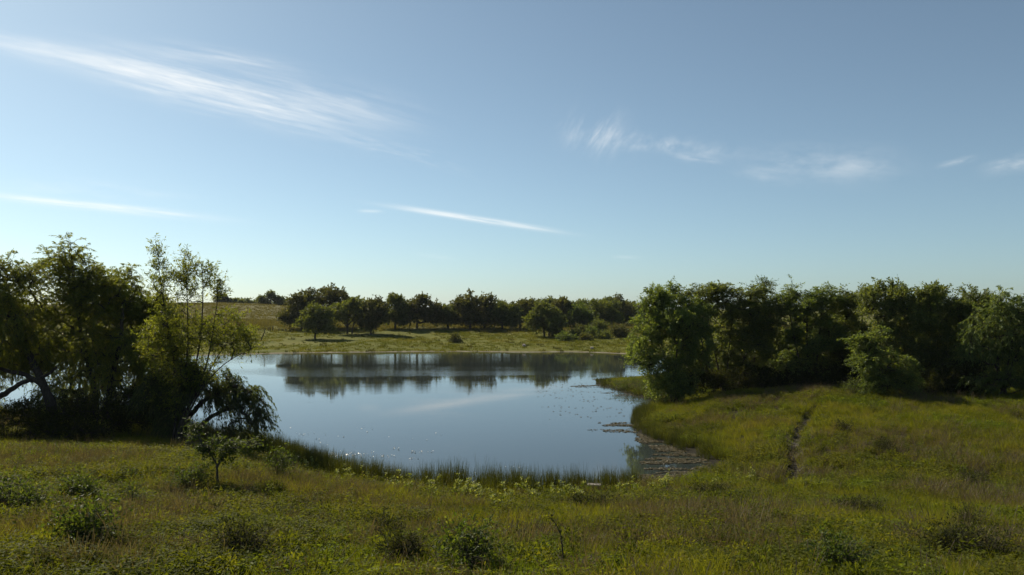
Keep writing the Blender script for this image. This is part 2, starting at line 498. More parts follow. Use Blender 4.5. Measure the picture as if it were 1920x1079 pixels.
st = t.math('ADD', .010, t.math('ADD', t.math('MULTIPLY', wind, .022), t.math('ADD', t.math('MULTIPLY', laneb, .085), t.math('MULTIPLY', lane2, .045))))
b = t.n('ShaderNodeBump'); b.inputs['Distance'].default_value = .12
t.link(st, b.inputs['Strength']); t.link(hgt, b.inputs['Height'])
p = t.n('ShaderNodeBsdfPrincipled')
p.inputs['Base Color'].default_value = (.030, .038, .036, 1)
p.inputs['Roughness'].default_value = .012
p.inputs['IOR'].default_value = 1.333
t.link(b.outputs[0], p.inputs['Normal'])
o = t.n('ShaderNodeOutputMaterial'); t.link(p.outputs[0], o.inputs[0])
M['water'] = mt
import bmesh
Q0 = POND; T = np.roll(Q0, -1, 0) - np.roll(Q0, 1, 0); T /= np.linalg.norm(T, axis=1)[:, None] + 1e-9
area = 0.5 * np.sum(Q0[:, 0] * np.roll(Q0[:, 1], -1) - np.roll(Q0[:, 0], -1) * Q0[:, 1])
Nn = np.stack([T[:, 1], -T[:, 0]], 1) * (1 if area > 0 else -1)
Qd = Q0 + Nn * 0.35
bm = bmesh.new()
bm.faces.new([bm.verts.new((q[0], q[1], 0)) for q in Qd])
bmesh.ops.triangulate(bm, faces=bm.faces[:])
bm.normal_update()
for f in bm.faces:
    if f.normal.z < 0: f.normal_flip()
me = bpy.data.meshes.new('pond_water'); bm.to_mesh(me); bm.free(); me.materials.append(mt)
water = tag(obj('pond_water', me), 'calm pond water mirroring the sky and the far trees', 'water', 'structure')

# ------------------------------------------------------------------ trees
def unit(a): return a / (np.linalg.norm(a, axis=-1, keepdims=True) + 1e-9)
def leaves_mesh(name, P, D, L, Wd, mat, var, nrm=None):
    """rhombic, slightly folded leaves"""
    n = len(P)
    D = unit(D)
    if nrm is None: nrm = rng.normal(size=(n, 3)) * .7 + np.array([0, 0, 1.0])
    S = unit(np.cross(D, nrm)); N = unit(np.cross(S, D))
    L = L[:, None]; Wd = Wd[:, None]
    v0 = P; v1 = P + D * L * .45 + S * Wd * .5 + N * Wd * .12; v2 = P + D * L - N * L * .06; v3 = P + D * L * .45 - S * Wd * .5 + N * Wd * .12
    V = np.stack([v0, v1, v2, v3], 1).reshape(-1, 3)
    Fc = np.arange(n * 4).reshape(-1, 4)
    return mesh_np(name, V, Fc, mat, var)
def tube(pts, rad, sides=8):
    pts = np.asarray(pts, float); n = len(pts)
    Tn = unit(np.gradient(pts, axis=0))
    ref = np.array([.31, .95, .05])
    A = unit(np.cross(Tn, ref)); B = np.cross(Tn, A)
    an = np.linspace(0, 2 * np.pi, sides, endpoint=False)
    ring = A[:, None] * np.cos(an)[None, :, None] + B[:, None] * np.sin(an)[None, :, None]
    V = (pts[:, None] + ring * np.asarray(rad)[:, None, None]).reshape(-1, 3)
    Fc = []
    for i in range(n - 1):
        for k in range(sides):
            k2 = (k + 1) % sides
            Fc.append((i * sides + k, i * sides + k2, (i + 1) * sides + k2, (i + 1) * sides + k))
    return V, np.array(Fc)
def frusta(P0, P1, r0, r1, sides=5):
    n = len(P0)
    Tn = unit(P1 - P0)
    ref = np.where(np.abs(Tn[:, 2:3]) > .9, np.array([[1., 0, 0]]), np.array([[0, 0, 1.]]))
    A = unit(np.cross(Tn, ref)); B = np.cross(Tn, A)
    an = np.linspace(0, 2 * np.pi, sides, endpoint=False)
    ring = A[:, None] * np.cos(an)[None, :, None] + B[:, None] * np.sin(an)[None, :, None]
    a = P0[:, None] + ring * r0[:, None, None]; b = P1[:, None] + ring * r1[:, None, None]
    V = np.concatenate([a, b], 1).reshape(-1, 3)
    k = np.arange(sides); k2 = (k + 1) % sides
    f = np.stack([k, k2, k2 + sides, k + sides], 1)
    Fc = (np.arange(n)[:, None, None] * 2 * sides + f[None]).reshape(-1, 4)
    return V, Fc
def bezier_pts(P, n=8, jit=0.0):
    """smooth polyline through control points"""
    P = np.asarray(P, float)
    out = []
    k = len(P)
    for i in range(k - 1):
        p0 = P[max(i - 1, 0)]; p1 = P[i]; p2 = P[i + 1]; p3 = P[min(i + 2, k - 1)]
        for s in np.linspace(0, 1, n, endpoint=(i == k - 2)):
            out.append(.5 * ((2 * p1) + (-p0 + p2) * s + (2 * p0 - 5 * p1 + 4 * p2 - p3) * s * s + (-p0 + 3 * p1 - 3 * p2 + p3) * s ** 3))
    out = np.array(out)
    if jit: out[1:-1] += rng.normal(size=out[1:-1].shape) * jit
    return out

def breakup(lobes, k=5):
    out = []
    for l in lobes:
        out.append((l[0], l[1], l[2], l[3] * .84, l[4] * .84, l[5] * .84))
        for _ in range(k):
            v = Vector((random.gauss(0, 1), random.gauss(0, 1), random.gauss(.25, .8))).normalized()
            f = random.uniform(.2, .42); q = random.uniform(.75, 1.05)
            out.append((l[0] + v.x * l[3] * q, l[1] + v.y * l[4] * q, l[2] + v.z * l[5] * q, max(l[3] * f, .15), max(l[4] * f, .15), max(l[5] * f, .12)))
    return out
def grow(name, label, cat, base, stems, lobes, leaf, mat, nclump=120, per=60, twig=.6, lL=.13, lW=.05, trunk_r=.14, bark='bark',
         group=None, style='up', ntwig=6, tip_r=.012, near=True, shell=.55, part_names=('trunk', 'limbs', 'crown'), droop=.2, taper=.35, ragged=True):
    """a woody plant. base: world point; stems: lists of offsets from base; lobes: (dx,dy,dz,rx,ry,rz) ellipsoids that the foliage fills"""
    base = np.array(base, float)
    root = thing(name, label, cat, base, group)
    # stems
    nodes = []; parent = []; stemflag = []
    for s in stems:
        pts = bezier_pts(s, 6, .015 * trunk_r / .14)
        rr = trunk_r * np.linspace(1, taper, len(pts)) * (1.0 if len(stems) == 1 else rng.uniform(.65, 1))
        rr[0] *= 1.25
        Vt, Ft = tube(pts, rr, 8 if near else 6)
        obj(part_names[0], mesh_np(part_names[0], Vt, Ft, M[bark], smooth=True), root)
        o0 = len(nodes)
        for i, q in enumerate(pts):
            nodes.append(q); parent.append(o0 + i - 1 if i else -1); stemflag.append(rr[i])
    # clumps
    lob = np.array(breakup(lobes) if ragged else lobes, float)
    wts = (lob[:, 3] * lob[:, 4] * lob[:, 5]) ** .75; wts /= wts.sum()
    pick = rng.choice(len(lob), nclump, p=wts)
    d = unit(rng.normal(size=(nclump, 3)))
    rad = np.where(rng.random(nclump) < shell, rng.uniform(.78, 1.0, nclump), rng.random(nclump) ** .5 * .85)
    C = lob[pick, :3] + d * rad[:, None] * lob[pick, 3:6]
    gz = -base[2] + np.array([hz_fast(base[0] + c[0], base[1] + c[1]) for c in C]) if near else np.zeros(nclump)
    C[:, 2] = np.maximum(C[:, 2], gz + .15)
    cen = np.average(lob[:, :3], axis=0, weights=wts)
    N0 = np.array(nodes)
    order = np.argsort(np.min(np.linalg.norm(C[:, None] - N0[None], axis=2), axis=1))
    cnode = {}
    cap = len(nodes) + nclump * 3 + 5
    NP = np.zeros((cap, 3)); NP[:len(nodes)] = N0; cnt = len(nodes)
    for ci in order:
        cpt = C[ci]
        dv = cpt - NP[:cnt]
        dist = np.linalg.norm(dv, axis=1)
        cost = dist * (1 + .9 * np.clip(-dv[:, 2] / (dist + 1e-6), 0, 1)) + .02
        if style == 'droop': cost = dist * (1 + .5 * np.clip(-dv[:, 2] / (dist + 1e-6), 0, 1))
        j = int(np.argmin(cost))
        p0 = NP[j]; L = dist[j]
        prev = j
        for f in (.38, .72, 1.0):
            q = p0 + (cpt - p0) * f
            if f < 1:
                q = q + rng.normal(size=3) * L * .06 + np.array([0, 0, L * .10 * math.sin(f * math.pi) * (1 if style != 'up' else -.6)])
            NP[cnt] = q; parent.append(prev); stemflag.append(0.0); prev = cnt; cnt += 1
        cnode[ci] = prev
    w = np.zeros(cnt); 
    for ci, k in cnode.items(): w[k] += 1
    for k in range(cnt - 1, -1, -1):
        if parent[k] >= 0: w[parent[k]] += w[k]
    r = tip_r * np.maximum(w, 1) ** .48
    r = np.minimum(r, trunk_r * .72)
    idx = np.array([k for k in range(cnt) if parent[k] >= 0 and stemflag[k] == 0.0])
    par = np.array([parent[k] for k in idx])
    r0 = np.minimum(r[par], r[idx] * 1.5); r1 = r[idx]
    Vb, Fb = frusta(NP[par], NP[idx], r0, r1, 5 if near else 4)
    # twigs
    nt = nclump * ntwig
    ci = np.repeat(np.arange(nclump), ntwig)
    out = unit(C[ci] - cen)
    dirs = unit(rng.normal(size=(nt, 3)) * .75 + out * .55 + np.array([0, 0, .35 if style == 'up' else (.05 if style == 'flat' else .1)]))
    if style == 'flat': dirs[:, 2] *= .35; dirs = unit(dirs)
    tl = twig * rng.uniform(.55, 1.3, nt)
    sag = {'up': .12, 'flat': .22, 'droop': droop * 2.2}[style]
    start = C[ci] + rng.normal(size=(nt, 3)) * twig * .12
    def tp(i, s):
        s = s[:, None]
        return start[i] + dirs[i] * (tl[i][:, None] * s) - np.array([0, 0, 1.0]) * (sag * tl[i][:, None] * s * s)
    if near:
        a = np.arange(nt)
        T0 = [tp(a, np.full(nt, s)) for s in (0., .5, 1.)]
        for q0, q1, ra, rb in ((T0[0], T0[1], .55, .4), (T0[1], T0[2], .4, .2)):
            V2, F2 = frusta(q0, q1, np.full(nt, tip_r * ra), np.full(nt, tip_r * rb), 3)
            Fb = np.concatenate([Fb, F2 + len(Vb)]); Vb = np.concatenate([Vb, V2])
    obj(part_names[1], mesh_np(part_names[1], Vb, Fb, M[bark], smooth=True), root)['kind'] = 'stuff'
    # leaves
    nl = nclump * per
    ti = rng.integers(0, nt, nl)
    s = rng.random(nl) ** .75
    P0 = tp(ti, s); P1 = tp(ti, s + .05)
    tan = unit(P1 - P0)
    side = unit(rng.normal(size=(nl, 3)))
    if style == 'droop':
        D = unit(tan * .9 + side * .55 + np.array([0, 0, -.45])); nrm = rng.normal(size=(nl, 3))
    elif style == 'flat':
        D = unit(tan * .6 + side * np.array([.9, .9, .3])); nrm = rng.normal(size=(nl, 3)) * .45 + np.array([0, 0, 1.0])
    else:
        D = unit(tan * .6 + side * .9); nrm = rng.normal(size=(nl, 3)) * .6 + np.array([0, 0, .8])
    P0 = P0 + side * lW * .4
    Ls = lL * rng.uniform(.6, 1.35, nl); Ws = lW * rng.uniform(.65, 1.3, nl)
    var = np.clip(rng.normal(.42, .2, nl) + (rng.random(nclump)[ci[ti]] - .5) * .35, 0, 1)
    obj(part_names[2], leaves_mesh(part_names[2], P0, D, Ls, Ws, M[mat], var, nrm), root)['kind'] = 'stuff'
    return root

_gx0, _gy0, _gs = -60., 2., .5
_gxx, _gyy = np.meshgrid(np.arange(_gx0, 75, _gs), np.arange(_gy0, 75, _gs))
_HG = H(_gxx, _gyy)
def hz_fast(x, y):
    i = int(round((y - _gy0) / _gs)); j = int(round((x - _gx0) / _gs))
    if 0 <= i < _HG.shape[0] and 0 <= j < _HG.shape[1]: return float(_HG[i, j])
    return hz(x, y)

def pxlobes(base, d, L, depth=.8):
    """lobes given as picture ellipses (u, v, ru, rv[, depth offset, depth radius]) at forward distance d -> offsets from base"""
    out = []
    for l in L:
        u, v, ru, rv = l[:4]
        off = l[4] if len(l) > 4 else 0.0
        p = at(u, v, d + off); m_ = (d + off) / F_PX
        ry = l[5] if len(l) > 5 else depth * (ru + rv) / 2 * m_
        out.append((p.x - base[0], p.y - base[1], p.z - base[2], ru * m_, ry, rv * m_))
    return out
def pxstem(base, d, pts):
    out = []
    for q in pts:
        p = at(q[0], q[1], d + (q[2] if len(q) > 2 else 0))
        out.append((p.x - base[0], p.y - base[1], p.z - base[2]))
    return out
def base_at(u, d):
    x = (u - 960) / F_PX * d
    return (x, d, hz(x, d) - .05)

# ---- willows on the left bank
d = 36.0; b = base_at(112, d)
grow('willow_tree', 'leaning willow with arching dark limbs at the left picture edge', 'tree', b,
     [[(0, 0, 0)] + pxstem(b, d, [(97, 752), (78, 722), (45, 703), (-5, 690, .3), (-60, 660, .6)]),
      [(-.3, .3, 0)] + pxstem(b, d, [(85, 730), (40, 640, .8), (10, 560, 1.2)]),
      pxstem(b, d, [(-70, 770, .4), (-20, 752, .3), (15, 735, .2), (45, 716), (75, 710), (105, 690, -.2)])],
     pxlobes(b, d, [(20, 575, 80, 66), (-40, 630, 90, 84), (55, 515, 40, 34), (15, 512, 30, 28), (50, 645, 60, 40, .6), (-20, 540, 50, 46), (-90, 700, 50, 50), (30, 680, 70, 22, 1.2), (-50, 700, 60, 30, 1)]),
     None, 'willow', 560, 140, .7, .135, .032, .23, style='droop', shell=.5)
d = 37.5; b = base_at(185, d)
grow('willow_tree', 'tallest willow of the left bank, its peak a narrow leafy spire', 'tree', b,
     [[(0, 0, 0)] + pxstem(b, d, [(178, 740), (160, 660), (142, 560), (134, 480)]), [(.2, .2, 0)] + pxstem(b, d, [(205, 730), (225, 640), (230, 570)])],
     pxlobes(b, d, [(135, 550, 62, 58), (134, 488, 32, 34), (131, 456, 13, 18), (190, 575, 60, 60), (120, 630, 85, 60), (190, 670, 90, 70), (150, 730, 100, 50, .5), (95, 500, 28, 30), (170, 520, 40, 40), (60, 660, 60, 40, 1.0), (160, 780, 90, 34)]),
     None, 'willow', 740, 140, .7, .135, .032, .2, style='droop', shell=.5)
d = 39.0; b = base_at(268, d)
grow('willow_tree', 'rounded olive willow between the tall spired willow and the sparse young one', 'tree', b,
     [[(0, 0, 0)] + pxstem(b, d, [(262, 730), (250, 640), (238, 550)]), [(.2, 0, 0)] + pxstem(b, d, [(280, 720), (300, 650), (305, 600)])],
     pxlobes(b, d, [(232, 572, 44, 44), (240, 530, 22, 22), (285, 620, 48, 55), (240, 650, 60, 60), (290, 710, 60, 60), (195, 560, 40, 38), (250, 770, 60, 40), (300, 600, 40, 34), (310, 650, 44, 40), (268, 575, 30, 30), (205, 525, 30, 26)]),
     None, 'willow', 600, 140, .65, .135, .032, .16, style='droop', shell=.5)
d = 33.9; b = base_at(326, d)
grow('young_willow', 'sparse young willow with thin upright stems rising above the field', 'tree', b,
     [[(0, 0, 0)] + pxstem(b, d, [(330, 760), (328, 690), (312, 600), (300, 520), (293, 456)]),
      [(.1, .1, 0)] + pxstem(b, d, [(330, 760), (350, 680), (352, 590), (350, 520), (346, 472)]),
      [(.1, -.1, 0)] + pxstem(b, d, [(345, 770), (365, 700), (378, 610), (380, 530), (377, 492)]),
      [(.15, 0, 0)] + pxstem(b, d, [(350, 775), (385, 710), (420, 650), (450, 610)]),
      [(.2, -.1, 0)] + pxstem(b, d, [(352, 780), (385, 720), (425, 680), (470, 655)]),
      [(.1, 0, 0)] + pxstem(b, d, [(350, 770), (385, 690), (404, 590), (410, 525)])],
     pxlobes(b, d, [(302, 540, 18, 66), (296, 480, 8, 26), (350, 540, 26, 60), (347, 486, 10, 20), (384, 530, 18, 40), (408, 545, 12, 30), (330, 620, 60, 44), (410, 625, 56, 44), (446, 640, 38, 30), (350, 690, 70, 40), (310, 650, 44, 50), (330, 740, 50, 30)]),
     None, 'willow_yellow', 500, 38, .5, .15, .042, .07, style='up', shell=.3, ntwig=5, tip_r=.010, taper=.12, ragged=False)
d = 34.5; b = base_at(345, d)
grow('willow_tree', 'low dark willow with weeping strands hanging to the water', 'tree', b,
     [[(0, 0, 0)] + pxstem(b, d, [(345, 800), (365, 770), (400, 740), (440, 725), (470, 735)]), [(0, .1, 0)] + pxstem(b, d, [(330, 790), (310, 750), (290, 720)]),
      [(.2, .1, 0)] + pxstem(b, d, [(380, 795), (420, 770), (455, 765)])],
     pxlobes(b, d, [(430, 735, 48, 32), (475, 765, 28, 32), (390, 720, 50, 34), (310, 740, 56, 44), (455, 800, 40, 22), (330, 700, 40, 30)]),
     None, 'willow_dark', 270, 100, .7, .16, .038, .15, style='droop', shell=.5, droop=.5)
d = 35.5; b = base_at(180, d)
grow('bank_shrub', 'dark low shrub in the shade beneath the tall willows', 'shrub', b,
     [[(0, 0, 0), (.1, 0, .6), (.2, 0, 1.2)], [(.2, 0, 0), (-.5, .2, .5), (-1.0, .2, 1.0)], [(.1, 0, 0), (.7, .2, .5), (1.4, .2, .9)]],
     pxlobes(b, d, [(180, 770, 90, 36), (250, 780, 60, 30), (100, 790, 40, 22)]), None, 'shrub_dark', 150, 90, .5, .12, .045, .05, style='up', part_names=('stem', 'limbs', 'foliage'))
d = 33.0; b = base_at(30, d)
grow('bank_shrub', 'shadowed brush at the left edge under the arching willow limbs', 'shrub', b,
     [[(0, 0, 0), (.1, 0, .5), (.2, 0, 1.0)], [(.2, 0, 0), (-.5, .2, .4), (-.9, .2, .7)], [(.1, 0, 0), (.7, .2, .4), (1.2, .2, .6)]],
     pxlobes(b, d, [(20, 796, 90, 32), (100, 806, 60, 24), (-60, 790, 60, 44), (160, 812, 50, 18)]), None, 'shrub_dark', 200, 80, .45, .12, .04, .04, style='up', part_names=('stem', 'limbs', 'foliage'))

# ---- thicket on the right bank
def thicket(name, label, u, d, lob, mat, n, per, style='up', stems=None, lL=.15, lW=.075, twig=.6, tr=.1, depth=.9, **kw):
    b = base_at(u, d)
    if stems is None:
        top = min(l[1] for l in lob)
        stems = []
        for k in range(4):
            l = lob[k % len(lob)]
            stems.append([(random.uniform(-.3, .3), random.uniform(-.3, .3), 0)] + pxstem(b, d, [(u * .6 + l[0] * .4, 690), (l[0] + random.uniform(-10, 10), l[1] + 10)]))
    return grow(name, label, 'tree', b, stems, pxlobes(b, d, lob, depth), None, mat, n, per, twig, lL, lW, tr, style=style, group='thicket on the right bank', **kw)
thicket('thicket_tree', 'rounded broad-leaved tree at the pond end of the right thicket', 1268, 50,
        [(1265, 610, 62, 58), (1225, 600, 40, 46), (1215, 660, 36, 42), (1255, 690, 52, 44), (1300, 650, 40, 60), (1262, 722, 56, 24)], 'broad', 520, 105)
thicket('thicket_tree', 'layered dark tree right of the rounded broad-leaved one, flat leafy shelves', 1360, 52,
        [(1370, 590, 66, 52), (1325, 562, 50, 32), (1290, 572, 40, 30), (1430, 600, 52, 46), (1390, 650, 62, 40), (1350, 690, 70, 40, .8), (1380, 560, 56, 26)], 'elm', 540, 105, 'flat')
thicket('thicket_tree', 'pale feathery sapling poking above the middle of the right thicket', 1432, 57,
        [(1430, 545, 16, 26), (1428, 580, 22, 26)], 'pale', 60, 50, 'up', [[(0, 0, 0)] + pxstem(base_at(1432, 57), 57, [(1432, 640), (1430, 530)])], .13, .05, .5, .05)
thicket('thicket_tree', 'airy green tree with open twigs in the middle of the right thicket', 1520, 51,
        [(1510, 580, 48, 40), (1475, 560, 30, 24), (1545, 565, 36, 26), (1530, 625, 60, 40), (1500, 690, 80, 40, 1.0)], 'broad', 460, 95, 'flat', lL=.15, lW=.065)
thicket('thicket_tree', 'darker tree behind the small bright conical bush of the thicket', 1600, 52,
        [(1590, 590, 36, 34), (1570, 640, 46, 46), (1610, 660, 50, 60), (1620, 565, 24, 18), (1585, 566, 40, 20)], 'elm', 340, 100, 'flat')
thicket('thicket_tree', 'largest domed tree of the right half of the thicket', 1715, 47,
        [(1700, 585, 62, 46), (1645, 572, 44, 34), (1830, 575, 40, 32), (1760, 590, 56, 46), (1720, 650, 70, 56), (1770, 680, 60, 50), (1810, 590, 30, 34)], 'elm', 620, 105, 'up')
thicket('thicket_shrub', 'small bright conical bush in front of the domed thicket tree', 1648, 43.5,
        [(1632, 645, 24, 30), (1640, 680, 40, 30), (1655, 715, 46, 26), (1690, 700, 34, 34)], 'broad', 220, 90, 'flat', lL=.14, lW=.06, tr=.06, twig=.5)
thicket('thicket_tree', 'drooping pale willow at the right picture edge behind the grass', 1880, 44,
        [(1860, 610, 46, 46), (1900, 590, 36, 34), (1850, 655, 44, 36), (1920, 640, 60, 60), (1885, 575, 22, 20), (1980, 620, 60, 60)], 'broad', 440, 110, 'droop', lL=.15, lW=.045, twig=.7)
thicket('thicket_shrub', 'low tangle of drooping shoots under the pale willow at right', 1850, 43,
        [(1850, 715, 40, 16), (1900, 710, 40, 18), (1960, 715, 50, 22)], 'pale', 90, 80, 'droop', lL=.14, lW=.05, twig=.5, tr=.05,
        stems=[[(0, 0, 0), (.2, 0, .6), (.4, 0, 1.1)], [(.1, 0, 0), (.9, 0, .6), (1.6, 0, 1.1)], [(.2, .2, 0), (2, .2, .6), (3, .2, 1.0)]])
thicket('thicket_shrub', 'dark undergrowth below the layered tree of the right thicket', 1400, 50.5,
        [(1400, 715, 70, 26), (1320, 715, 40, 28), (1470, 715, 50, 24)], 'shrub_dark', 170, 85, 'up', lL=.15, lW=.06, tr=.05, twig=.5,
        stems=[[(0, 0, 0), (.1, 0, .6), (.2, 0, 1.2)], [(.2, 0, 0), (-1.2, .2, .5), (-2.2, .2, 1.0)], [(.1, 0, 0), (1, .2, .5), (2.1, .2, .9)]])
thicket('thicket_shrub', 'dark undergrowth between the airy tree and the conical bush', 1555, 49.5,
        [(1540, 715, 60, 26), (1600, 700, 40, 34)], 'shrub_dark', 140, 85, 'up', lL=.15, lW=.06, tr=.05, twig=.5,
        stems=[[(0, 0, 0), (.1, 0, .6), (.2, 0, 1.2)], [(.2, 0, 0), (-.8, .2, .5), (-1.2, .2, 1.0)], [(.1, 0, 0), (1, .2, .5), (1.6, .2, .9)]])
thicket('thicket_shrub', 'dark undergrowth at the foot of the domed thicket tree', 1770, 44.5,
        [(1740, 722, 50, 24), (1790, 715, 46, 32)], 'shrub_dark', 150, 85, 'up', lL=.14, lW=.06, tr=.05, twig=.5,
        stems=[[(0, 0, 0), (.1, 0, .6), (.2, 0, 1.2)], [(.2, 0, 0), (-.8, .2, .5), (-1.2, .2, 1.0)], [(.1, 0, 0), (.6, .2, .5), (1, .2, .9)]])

thicket('thicket_tree', 'dark tree at the back of the thicket behind the layered dark tree', 1400, 57,
        [(1390, 620, 70, 50), (1440, 660, 70, 50), (1340, 660, 60, 50), (1420, 700, 80, 40)], 'elm', 300, 90, 'up', lL=.2, lW=.1)
thicket('thicket_tree', 'dark tree at the back of the thicket behind the airy green tree', 1545, 57,
        [(1520, 620, 60, 46), (1580, 640, 60, 56), (1540, 690, 80, 46)], 'elm', 300, 90, 'up', lL=.2, lW=.1)
thicket('thicket_tree', 'dark tree at the back of the thicket behind the domed tree', 1790, 53,
        [(1740, 640, 70, 56), (1820, 640, 60, 60), (1790, 690, 90, 50), (1890, 680, 70, 60)], 'elm', 320, 90, 'up', lL=.2, lW=.1)
# ---- trees beyond the pond
FT = 'oak-like trees beyond the pond'
def far_tree(label, u, v, lob, d, mat='oak', n=95, per=38, trunks=None, lean=0, tr=.26, lL=.42, lW=.28, name='pasture_tree', group=FT, cat='tree', **kw):
    x = (u - 960) / F_PX * d
    b = (x, d, hz(x, d) - .1)
    m_ = d / F_PX
    cz = sum(l[1] for l in lob) / len(lob)
    if trunks is None: trunks = [[(u, v - 8), (u + lean, (v + cz) / 2), (u + lean * .6, cz - 6)]]
    wv = random.uniform(1.08, 1.32); lob = [(u + (l[0] - u) * 1.05, l[1] + random.uniform(-3, 3), l[2] * wv, l[3] * random.uniform(.88, 1.06)) for l in lob] if v > 600 and len(lob) > 2 else lob
    stems = [[((s[0][0] - u) * m_ * .8, 0, 0)] + pxstem(b, d, s) for s in trunks]
    return grow(name, label, cat, b, stems, pxlobes(b, d, lob, 1.0), None, mat, int(n * 1.35), int(per * 1.35), 1.0, lL, lW, tr, style=kw.pop('style', 'up'), near=False,
                tip_r=.03, ntwig=5, group=group, shell=.6, **kw)
far_tree('large dark oak at the left end of the tree row beyond the pond', 566, 619, [(565, 582, 32, 26), (545, 592, 18, 16), (578, 566, 24, 18), (560, 598, 30, 10)], 150, n=150)
far_tree('wide oak with gappy crown behind the small round pasture tree', 622, 619, [(622, 572, 34, 24), (640, 590, 24, 20), (605, 585, 24, 24)], 154, n=140)
far_tree('small round-headed tree standing forward on the far bank, left side', 591, 635, [(595, 596, 25, 18), (590, 582, 14, 12), (598, 610, 28, 12), (580, 608, 14, 12)], 133, 'oak_green', n=110, tr=.2, lL=.36, lW=.24)
far_tree('open tree with forked pale-edged limbs beyond the pond', 652, 623, [(650, 582, 24, 18), (668, 586, 20, 16), (634, 594, 12, 12), (676, 602, 14, 8)], 142, 'oak_green', n=85, per=30,
         trunks=[[(651, 612), (650, 598), (648, 585)], [(651, 614), (640, 602), (633, 594)], [(652, 612), (661, 601), (668, 590)], [(662, 612), (666, 604), (676, 596)]], tr=.2)
far_tree('crooked-trunked tree with a ragged peak right of the forked tree', 698, 629, [(700, 590, 20, 22), (699, 566, 10, 10), (712, 582, 12, 18), (692, 604, 16, 10)], 140, 'oak', n=95, per=34,
         trunks=[[(695, 618), (696, 608), (700, 590)]], tr=.16)
far_tree('narrow green tree between the ragged tree and the domed oak', 741, 617, [(740, 582, 20, 20), (728, 594, 14, 14), (752, 596, 15, 12), (740, 566, 10, 8)], 150, 'oak_green', n=100)
far_tree('broad domed oak, highest in the middle of the tree row', 782, 616, [(784, 576, 26, 20), (806, 586, 20, 18), (768, 586, 16, 18), (790, 594, 34, 12)], 152, n=140)
far_tree('medium oak just right of the broad domed oak', 840, 616, [(842, 588, 18, 16), (858, 594, 14, 12), (832, 596, 14, 10)], 154, 'oak_green', n=90)
far_tree('dense oak with two low humps, fourth from right in the shaded row', 882, 615, [(885, 582, 22, 20), (874, 572, 12, 10), (890, 594, 28, 12)], 152, n=110)
far_tree('tallest dense oak of the shaded row right of the picture middle', 908, 615, [(908, 578, 22, 18), (920, 590, 20, 16), (900, 594, 20, 12)], 155, n=110)
far_tree('dark oak whose trunk stands among bright grass gaps', 942, 615, [(945, 586, 22, 16), (936, 596, 20, 10), (960, 594, 16, 12)], 153, 'oak_green', n=110)
far_tree('dark oak casting the long shadow toward the two-trunked tree', 975, 614, [(976, 580, 20, 18), (986, 592, 18, 14), (966, 594, 18, 12)], 156, n=110)
far_tree('two-trunked tree standing forward on the far bank, right side', 1025, 630, [(1022, 588, 20, 16), (1010, 602, 20, 14), (1038, 604, 18, 14), (1024, 606, 30, 12)], 137, 'oak_green', n=130,
         trunks=[[(1020, 622), (1019, 612), (1016, 600)], [(1030, 622), (1030, 612), (1034, 600)]], tr=.2, lL=.36, lW=.24)
far_tree('oak just behind and right of the two-trunked tree', 1062, 614, [(1058, 588, 20, 20), (1072, 594, 14, 14), (1048, 578, 14, 12)], 160, n=100)
far_tree('soft pale-green rounded tree right of the two-trunked tree', 1090, 613, [(1090, 592, 18, 16), (1080, 598, 12, 12), (1098, 600, 14, 12)], 158, 'pale', n=90)
far_tree('wide dark tree right of the soft pale-green one', 1124, 612, [(1124, 584, 26, 18), (1140, 594, 20, 14), (1110, 592, 16, 14)], 165, 'oak_green', n=120)
far_tree('tree with a round knob top near the right thicket', 1160, 612, [(1160, 588, 22, 20), (1158, 570, 9, 9), (1176, 594, 18, 16)], 175, n=110)
far_tree('hazy oak rising behind the thicket end at right', 1196, 612, [(1196, 588, 24, 18), (1180, 596, 16, 12)], 185, n=90)
far_tree('back-row tree seen over the shaded oaks, left of the knob-topped tree', 1010, 606, [(1005, 577, 20, 12), (985, 578, 16, 12), (1020, 582, 18, 12)], 205, 'oak_green', n=90, lL=.5, lW=.34)
far_tree('back-row tree above the two-trunked tree', 1050, 604, [(1045, 574, 26, 11), (1070, 578, 18, 11)], 215, 'oak_green', n=90, lL=.5, lW=.34)
far_tree('back-row tree above the soft pale-green tree', 1100, 602, [(1095, 576, 24, 11), (1120, 576, 20, 11)], 220, 'oak_green', n=90, lL=.5, lW=.34)
far_tree('back-row tree filling the skyline beside the knob-topped tree', 1145, 602, [(1140, 574, 22, 11), (1172, 574, 20, 11)], 230, 'oak_green', n=90, lL=.5, lW=.34)
far_tree('back-row tree between the domed oak and the dense shaded row', 862, 608, [(858, 586, 18, 14), (930, 576, 10, 8), (872, 590, 16, 10)], 190, 'oak_green', n=70, lL=.5, lW=.34)
far_tree('back-row tree peeping between the forked tree and its ragged neighbour', 672, 606, [(668, 574, 20, 10), (655, 578, 14, 10), (686, 580, 14, 10)], 195, 'oak_green', n=80, lL=.5, lW=.34)
